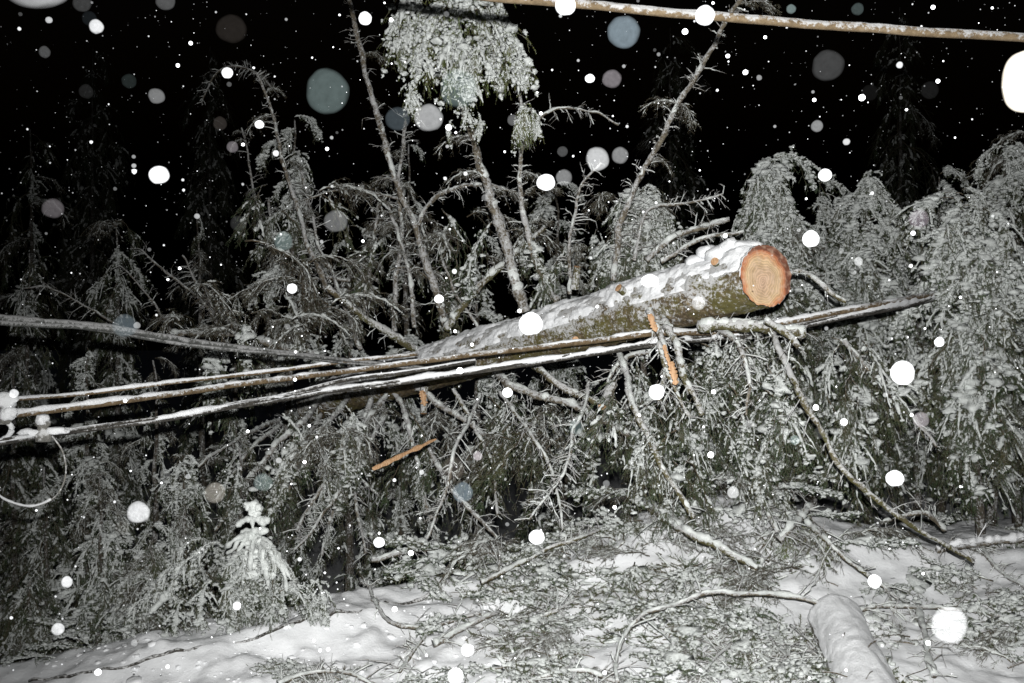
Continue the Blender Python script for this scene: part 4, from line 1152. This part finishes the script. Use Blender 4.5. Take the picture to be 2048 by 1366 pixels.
# litter of shoots, sticks and snow crumbs: nobody could count it
mb = MB()
n = 5600
px = rng.uniform(560, 2100, n); py = rng.uniform(1090, 1420, n)
Yl = CZ * FPX / (py - 683)
for _ in range(8):
    Yl = 0.5 * Yl + 0.5 * (CZ - terr((px - 1024) / FPX * Yl, Yl)) * FPX / (py - 683)
Yl = np.clip(Yl, 4.5, 9.2); xl = (px - 1024) / FPX * Yl
dens = fbm(xl * 1.3 + 4, Yl * 1.3, 0, 3)
clear = (px < 1000) & (py > 1215) & (px > 560) & ~((px < 760) & (py > 1320)) 
keep = (dens > 0.0) & (~clear | (rng.random(n) < .06))
xl, Yl = xl[keep], Yl[keep]; n = len(xl)
zl = terr(xl, Yl) + 0.008
yaw = rng.uniform(0, 6.28, n); L = rng.uniform(.03, .13, n)
d = np.stack([np.cos(yaw), np.sin(yaw), rng.normal(0.15, .3, n)], 1)
K = 4; s = np.linspace(0, 1, K)[None, :, None]
Q = np.stack([xl, Yl, zl], 1)[:, None] + d[:, None] * L[:, None, None] * s + rng.normal(size=(n, K, 3)) * .0022 * s
mb.tubes(Q, np.linspace(.0024, .0012, K)[None] * rng.uniform(.7, 1.8, (n, 1)), 3, 0, False)
needles(mb, Q[: int(n * .8)], 34, .019, .0015, 1, rng)
needles(mb, Q[: int(n * .8)], 10, .016, .0014, 2, rng)
Qs = Q[rng.random(n) < .30]
mb.tubes(Qs + np.array([0, 0, .004]), rng.uniform(.004, .013, Qs.shape[:2])[..., None] * rng.uniform(.6, 1.3, Qs.shape[:2] + (6,)), 6, 3)
tag(mb.build('twig_litter', [M_wood, M_needle, M_frostneedle, M_rime]), 'litter of snapped spruce tips and twigs strewn over the snow', None, None, 'stuff')

# crumbs of snow on the bright bank
import bmesh
bm = bmesh.new(); bmesh.ops.create_icosphere(bm, subdivisions=2, radius=1)
IV = np.array([v.co[:] for v in bm.verts]); IF = np.array([[v.index for v in f.verts] for f in bm.faces]); bm.free()
bm = bmesh.new(); bmesh.ops.create_icosphere(bm, subdivisions=1, radius=1)
JV = np.array([v.co[:] for v in bm.verts]); JF = np.array([[v.index for v in f.verts] for f in bm.faces]); bm.free()
mb = MB()
n = 320
px = rng.uniform(60, 1000, n); py = rng.uniform(1200, 1400, n)
Yl = CZ * FPX / (py - 683)
for _ in range(8):
    Yl = 0.5 * Yl + 0.5 * (CZ - terr((px - 1024) / FPX * Yl, Yl)) * FPX / (py - 683)
Yl = np.clip(Yl, 4.5, 9.2); xl = (px - 1024) / FPX * Yl; zl = terr(xl, Yl)
sz = rng.gamma(1.6, .0042, n) + .002
k_ = 1 + .35 * rng.normal(size=(n, len(IV))) * .4
V = IV[None] * k_[..., None] * (sz[:, None, None] * np.array([1.2, 1.2, .7])) + np.stack([xl, Yl, zl - sz * .25], 1)[:, None]
mb.add(V.reshape(-1, 3), None, (IF[None] + (np.arange(n) * len(IV))[:, None, None]).reshape(-1, 3))
tag(mb.build('snow_crumbs', M_ground), 'small crumbs and clods of snow scattered on the bright bank', None, None, 'stuff')

# ------------------------------------------------------------------ falling snow
m, nt, b = mat('falling_flake')
nt.nodes.remove(b)
outn = [n_ for n_ in nt.nodes if n_.type == 'OUTPUT_MATERIAL'][0]
oi = nt.nodes.new('ShaderNodeObjectInfo')
df = nt.nodes.new('ShaderNodeBsdfDiffuse'); nt.links.new(oi.outputs['Color'], df.inputs[0])
tr = nt.nodes.new('ShaderNodeBsdfTransparent')
lw = nd(nt, 'ShaderNodeLayerWeight', Blend=0.5)       # opacity raised towards the rim, as in a thin shell, to cancel shading
om = nd(nt, 'ShaderNodeMath', operation='SUBTRACT'); om.inputs[0].default_value = 1.12; nt.links.new(lw.outputs['Facing'], om.inputs[1])
dv = nd(nt, 'ShaderNodeMath', operation='DIVIDE'); nt.links.new(oi.outputs['Alpha'], dv.inputs[0]); nt.links.new(om.outputs[0], dv.inputs[1])
em = nd(nt, 'ShaderNodeMapRange', interpolation_type='SMOOTHSTEP'); em.inputs['From Min'].default_value = .32; em.inputs['From Max'].default_value = .97; em.inputs['To Min'].default_value = 1; em.inputs['To Max'].default_value = 0
nt.links.new(lw.outputs['Facing'], em.inputs['Value'])
dv2 = nd(nt, 'ShaderNodeMath', operation='MULTIPLY'); nt.links.new(dv.outputs[0], dv2.inputs[0]); nt.links.new(em.outputs[0], dv2.inputs[1])
nn = noise(nt, 2.2, 4, .6)
rn = ramp(nt, nn.outputs[0], [(0.3, g(.78)), (.7, g(1.15))])
ml = nd(nt, 'ShaderNodeMath', operation='MULTIPLY', use_clamp=True); nt.links.new(dv2.outputs[0], ml.inputs[0]); nt.links.new(rn.outputs[0], ml.inputs[1])
mx = nt.nodes.new('ShaderNodeMixShader'); nt.links.new(ml.outputs[0], mx.inputs[0]); nt.links.new(tr.outputs[0], mx.inputs[1]); nt.links.new(df.outputs[0], mx.inputs[2])
nt.links.new(mx.outputs[0], outn.inputs['Surface'])
M_flake = m
FM = []
for k in range(5):
    bm = bmesh.new(); bmesh.ops.create_icosphere(bm, subdivisions=4, radius=1)
    V = np.array([v.co[:] for v in bm.verts]); F = np.array([[v.index for v in f.verts] for f in bm.faces]); bm.free()
    kk = 1 + .16 * fbm(V[:, 0] * .9 + k * 5, V[:, 1] * .9, V[:, 2] * .9, 3)
    mb = MB(); mb.add(V * kk[:, None], None, F)
    FM.append(mb.mesh('snowflake', M_flake))
def flake(px, py, d, Y, col, alpha, asp, label, group):
    o = link('snowflake', FM[int(px * 7 + py) % 5], None, at(px, py, Y))
    r = d / 2 / FPX * Y
    o.scale = (r, r, r * asp)
    o.rotation_euler = (0, 0, px * .37)
    o.color = (*col, alpha)
    tag(o, label, 'snowflake', group)
WH = (.85, .87, .9)
# big pale translucent flakes close to the camera: px, py, diameter, brightness, tint, where
BLU = (.62, .78, .9); GRY = (.72, .74, .76); MAU = (.80, .74, .80); TAN = (.8, .76, .68); TEA = (.58, .76, .76); BRN = (.75, .66, .6); PUR = (.72, .6, .75)
PT = [
 (655,183,90,.33,TEA,'largest teal flake between bent spruce and hood'),
 (1248,64,68,.42,BLU,'large blue-grey flake just below the tan top cable'),
 (1656,131,66,.22,GRY,'large dim grey flake in the black sky at upper right'),
 (463,58,62,.16,BRN,'large barely visible brownish flake at upper left'),
 (858,236,56,.52,GRY,'large pale grey flake on the left of the upright branch below the hood'),
 (918,178,78,.30,TEA,'translucent flake in front of the lower hood tip'),
 (1195,318,48,.60,GRY,'bright grey flake, left one of a pair in the dark centre'),
 (1240,311,34,.42,GRY,'dimmer grey flake, right one of the pair in the dark centre'),
 (1224,158,40,.36,MAU,'mauve-grey flake between the hood and the branch leaning right'),
 (795,238,50,.22,BLU,'dim bluish flake left of the large pale grey one below the hood'),
 (106,417,44,.42,MAU,'mauve flake at the left edge above the dark bushy spruce'),
 (313,192,34,.52,GRY,'pale grey flake alone in the upper left darkness'),
 (89,104,23,.5,GRY,'small grey flake in the top left darkness'),
 (258,162,30,.2,TEA,'dim teal flake just left of the pale grey one at upper left'),
 (172,183,28,.18,GRY,'dim grey flake between the two upper left ones'),
 (164,5,38,.38,GRY,'grey flake cut by the top edge at left'),
 (179,37,30,.18,BLU,'dim bluish flake behind a white one at top left'),
 (331,2,40,.4,GRY,'grey flake cut by the top edge right of the other'),
 (672,443,46,.34,GRY,'greyish flake on the twigs left of the long leaning branch'),
 (567,483,38,.34,TEA,'elongated teal flake left of the greyish twig one'),
 (477,447,34,.16,GRY,'dim flake over the left thicket'),
 (1838,438,40,.34,PUR,'purple-tinted flake over the right spruces'),
 (1842,840,32,.44,MAU,'mauve flake over the dark gap at right'),
 (250,652,50,.34,BLU,'bluish fuzzy flake in front of the thick grey cable'),
 (430,985,42,.44,TAN,'tan flake under the white cable left of centre'),
 (526,965,38,.36,TEA,'greenish flake above the little sapling'),
 (906,937,48,.2,BRN,'dim brown flake right of the orange splinter'),
 (926,985,40,.36,BLU,'blue-grey flake below the dim brown one'),
 (245,1056,30,.24,TAN,'dim tan flake below the bright fuzzy one at lower left'),
 (1397,606,28,.55,GRY,'grey flake on the bark near the sawn end'),
 (1152,855,30,.26,TEA,'dim flake on the dark boughs under the trunk middle'),
 (1640,900-34,26,.2,GRY,'dim flake over the boughs right of the mossy long branch'),
 (465,294,24,.36,MAU,'small mauve flake left of the narrow bent spruce'),
 (440,247,28,.18,BRN,'dim brownish flake above the small mauve one'),
 (1634,252,24,.45,GRY,'small grey flake above the right spruces'),
 (1128,355,34,.40,GRY,'blurry grey flake touching the bright one in the centre'),
 (1125,303,22,.24,GRY,'dim small flake above the bright centre one'),
 (1715,18,26,.25,TEA,'dim teal flake at the top edge right of the crossing branch'),
 (1582,18,20,.4,TEA,'small teal flake above the tan cable near the crossing branch'),
 (955,912,20,.5,MAU,'small mauve flake above the dim brown one'),
 (1466,985,24,.65,GRY,'pale flake above the debris heap'),
 (1717,523,18,.6,GRY,'small pale flake over the spruce right of the sawn end'),
 (1025,240,22,.3,GRY,'small dim flake left of the green hanging tip'),
 (1860,180,36,.10,GRY,'ghostly flake in the black sky near the right edge'),
 (1740,185,34,.08,GRY,'ghostly flake right of the large dim grey one'),
 (1500,848,18,.4,GRY,'small pale flake over the hanging boughs below the trunk'),
 (1590,880,20,.4,TEA,'small greenish flake beside the mossy long branch'),
 (330,958-10,22,.3,GRY,'small dim flake under the white cable'),
]
PT2 = [
 (276,1025,44,.9,'bright fuzzy flake in front of the slope below the white cable'),
 (1899,1250,68,.85,'largest fuzzy white flake over the debris right of the log'),
 (192,53,28,1,'bright white flake near the top left corner'),
 (730,37,24,1,'bright white flake beside the top of the long leaning branch'),
 (455,146,21,1,'bright white flake on the thin bowed twig at upper left'),
 (318,350,38,1,'largest bright white flake in the left darkness'),
 (1131,10,40,1,'large white flake in front of the tan cable at top centre'),
 (1410,31,38,1,'large white flake in front of the tan cable beside the crossing branch'),
 (1092,365,36,1,'bright white flake right of the second upright branch'),
 (1062,648,44,1,'largest bright white flake in front of the trunk'),
 (1300,562,34,1,'bright white oval flake over the snow on the trunk'),
 (1622,478,31,1,'bright white flake just right above the sawn end'),
 (1650,350,26,1,'bright white flake on the drooping spruces at right'),
 (1805,746,45,1,'largest bright white flake below the paired cables at right'),
 (1790,957,33,1,'bright white flake at the edge of the grey snow field'),
 (1313,784,31,1,'bright white flake left of the hanging split wood'),
 (1073,1074,31,1,'bright white flake above the debris at lower centre'),
 (758,1085,22,1,'bright white flake at the dark hollow rim'),
 (935,1300,26,1,'bright white flake on the bright snow at bottom centre'),
 (911,1352,32,1,'bright white flake at the bottom edge'),
 (116,1258,24,1,'bright white flake in the bottom left corner'),
 (134,1164,21,1,'bright white flake above the bottom left corner'),
 (1749,1163,26,1,'bright white flake above the log tip'),
 (2052,165,92,1,'huge white flake cut by the right edge of the photo'),
 (66,-58,150,1,'huge white flake cut by the top left edge of the photo'),
 (584,577,20,1,'small bright flake left of the mossy elbow branch'),
 (878,598,19,1,'small bright flake at the foot of the long leaning branch'),
 (1015,785,20,1,'small bright flake just under the lowest cable'),
 (1879,684,19,1,'small bright flake right under the cable end'),
 (519,249,17,1,'small bright flake on the narrow bent spruce'),
 (1180,157,18,1,'small bright flake beside the mauve-grey one'),
 (28,787,18,1,'small bright flake on the snowy fitting at left edge'),
 (474,1212,16,1,'small bright flake below the sapling'),
 (1688,844,15,1,'small bright flake beside the mossy long branch'),
]
def a_of(b): # display brightness (srgb-ish 0..1) -> opacity of the flake at 1.15 m
    return 0.030 * (b ** 2.2)
for (px, py, d, br, col, lab) in PT:
    flake(px, py, d, 1.15, col, a_of(br), 1.0 + .06 * math.sin(px), lab, 'large translucent snowflakes near the camera')
for (px, py, d, br, lab) in PT2:
    asp = 1.35 if px == 2052 else (.75 if px == 1300 else 1.0 + .08 * math.sin(px))
    flake(px, py, d * 1.05, 1.15, WH if px != 2052 else (.9, .84, .72), .05 if br == 1 else (.016 if px > 1000 else .024), asp, lab, 'bright white snowflakes near the camera')
# medium flakes, each one apart
FLM = [('the snowy hood', 915, 60), ('the sawn end', 1531, 550), ('the tan top cable', 1650, 50), ('the branch leaning right', 1350, 230), ('the long leaning branch', 740, 190),
       ('the bent narrow spruce', 590, 230), ('the drooping dome spruce', 1550, 330), ('the round right spruce', 1930, 390), ('the bowed left spruce', 240, 430), ('the thick grey cable', 200, 660),
       ('the wire loop', 66, 960), ('the white sapling', 505, 1080), ('the orange splinter', 800, 910), ('the hanging split wood', 1340, 720), ('the end of the paired cables', 1860, 592),
       ('the long mossy branch', 1700, 930), ('the snow-covered log', 1690, 1300), ('the half buried cable', 420, 1290), ('the forked dark twig', 850, 1240), ('the arched branch', 1400, 1190),
       ('the twin upright branches', 1010, 430), ('the largest teal flake', 655, 183), ('the large dim grey flake', 1656, 131), ('the huge right edge flake', 2040, 165), ('the mauve left edge flake', 106, 417),
       ('the large blue-grey flake', 1248, 64), ('the largest lower right white flake', 1805, 746), ('the grey snow field', 1850, 1000), ('the far left cable clamp', 10, 830), ('the top left corner', 20, 20),
       ('the dark hollow', 950, 1040), ('the thin arched twig', 1160, 222)]
fused = set()
n = 130
for k in range(n):
    px = rng.uniform(0, 2048); py = rng.uniform(0, 1366)
    if rng.random() < .5: py = rng.uniform(0, 560)
    if abs(px - 1530) < 62 and abs(py - 550) < 75: py -= 260
    d = rng.uniform(5, 9) if rng.random() < .7 else rng.uniform(9, 15); br = rng.uniform(.2, 1.0)
    dim = br < .66
    lab = None
    for (nm, lx, ly) in sorted(FLM, key=lambda l: math.hypot(l[1] - px, l[2] - py))[:5]:
        dx, dy = px - lx, py - ly
        w = ('left of' if dx < 0 else 'right of') if abs(dx) > 1.2 * abs(dy) else ('above' if dy < 0 else 'below')
        c = ('small ' if d < 9 else 'medium ') + ('dim' if dim else 'bright') + ' snowflake ' + ('close ' if math.hypot(dx, dy) < 100 else '') + w + ' ' + nm
        if c not in fused:
            lab = c; fused.add(c); break
    lab = lab or c
    flake(px, py, d, rng.uniform(1.2, 2.2), GRY if dim else WH, (.10 * br**2 if dim else .30), 1.0, lab, 'smaller snowflakes in the air')
# the fine snowfall
mb = MB()
n = 3800
Yf = 2.4 + 11 * rng.random(n) ** 0.8
px = rng.uniform(-150, 2200, n); py = rng.uniform(-100, 1400, n)
x = (px - 1024) / FPX * Yf; z = CZ + (683 - py) / FPX * Yf
r = (rng.gamma(2.2, .00065, n) + .0005) * (0.6 + Yf * .12)
V = JV[None] * (1 + .3 * rng.random((n, len(JV), 1))) * r[:, None, None] + np.stack([x, Yf, z], 1)[:, None]
keep = z > terr(x, Yf) + .02
V = V[keep]; n = len(V)
mb.add(V.reshape(-1, 3), None, (JF[None] + (np.arange(n) * len(JV))[:, None, None]).reshape(-1, 3))
mf, ntf, bf = mat('fine_snow'); bf.inputs['Base Color'].default_value = (.75, .77, .8, 1); bf.inputs['Roughness'].default_value = 1
tag(mb.build('falling_snow', mf), 'fine snowfall filling the dark air between camera and trees', None, None, 'stuff')
print('objects', len(bpy.data.objects))
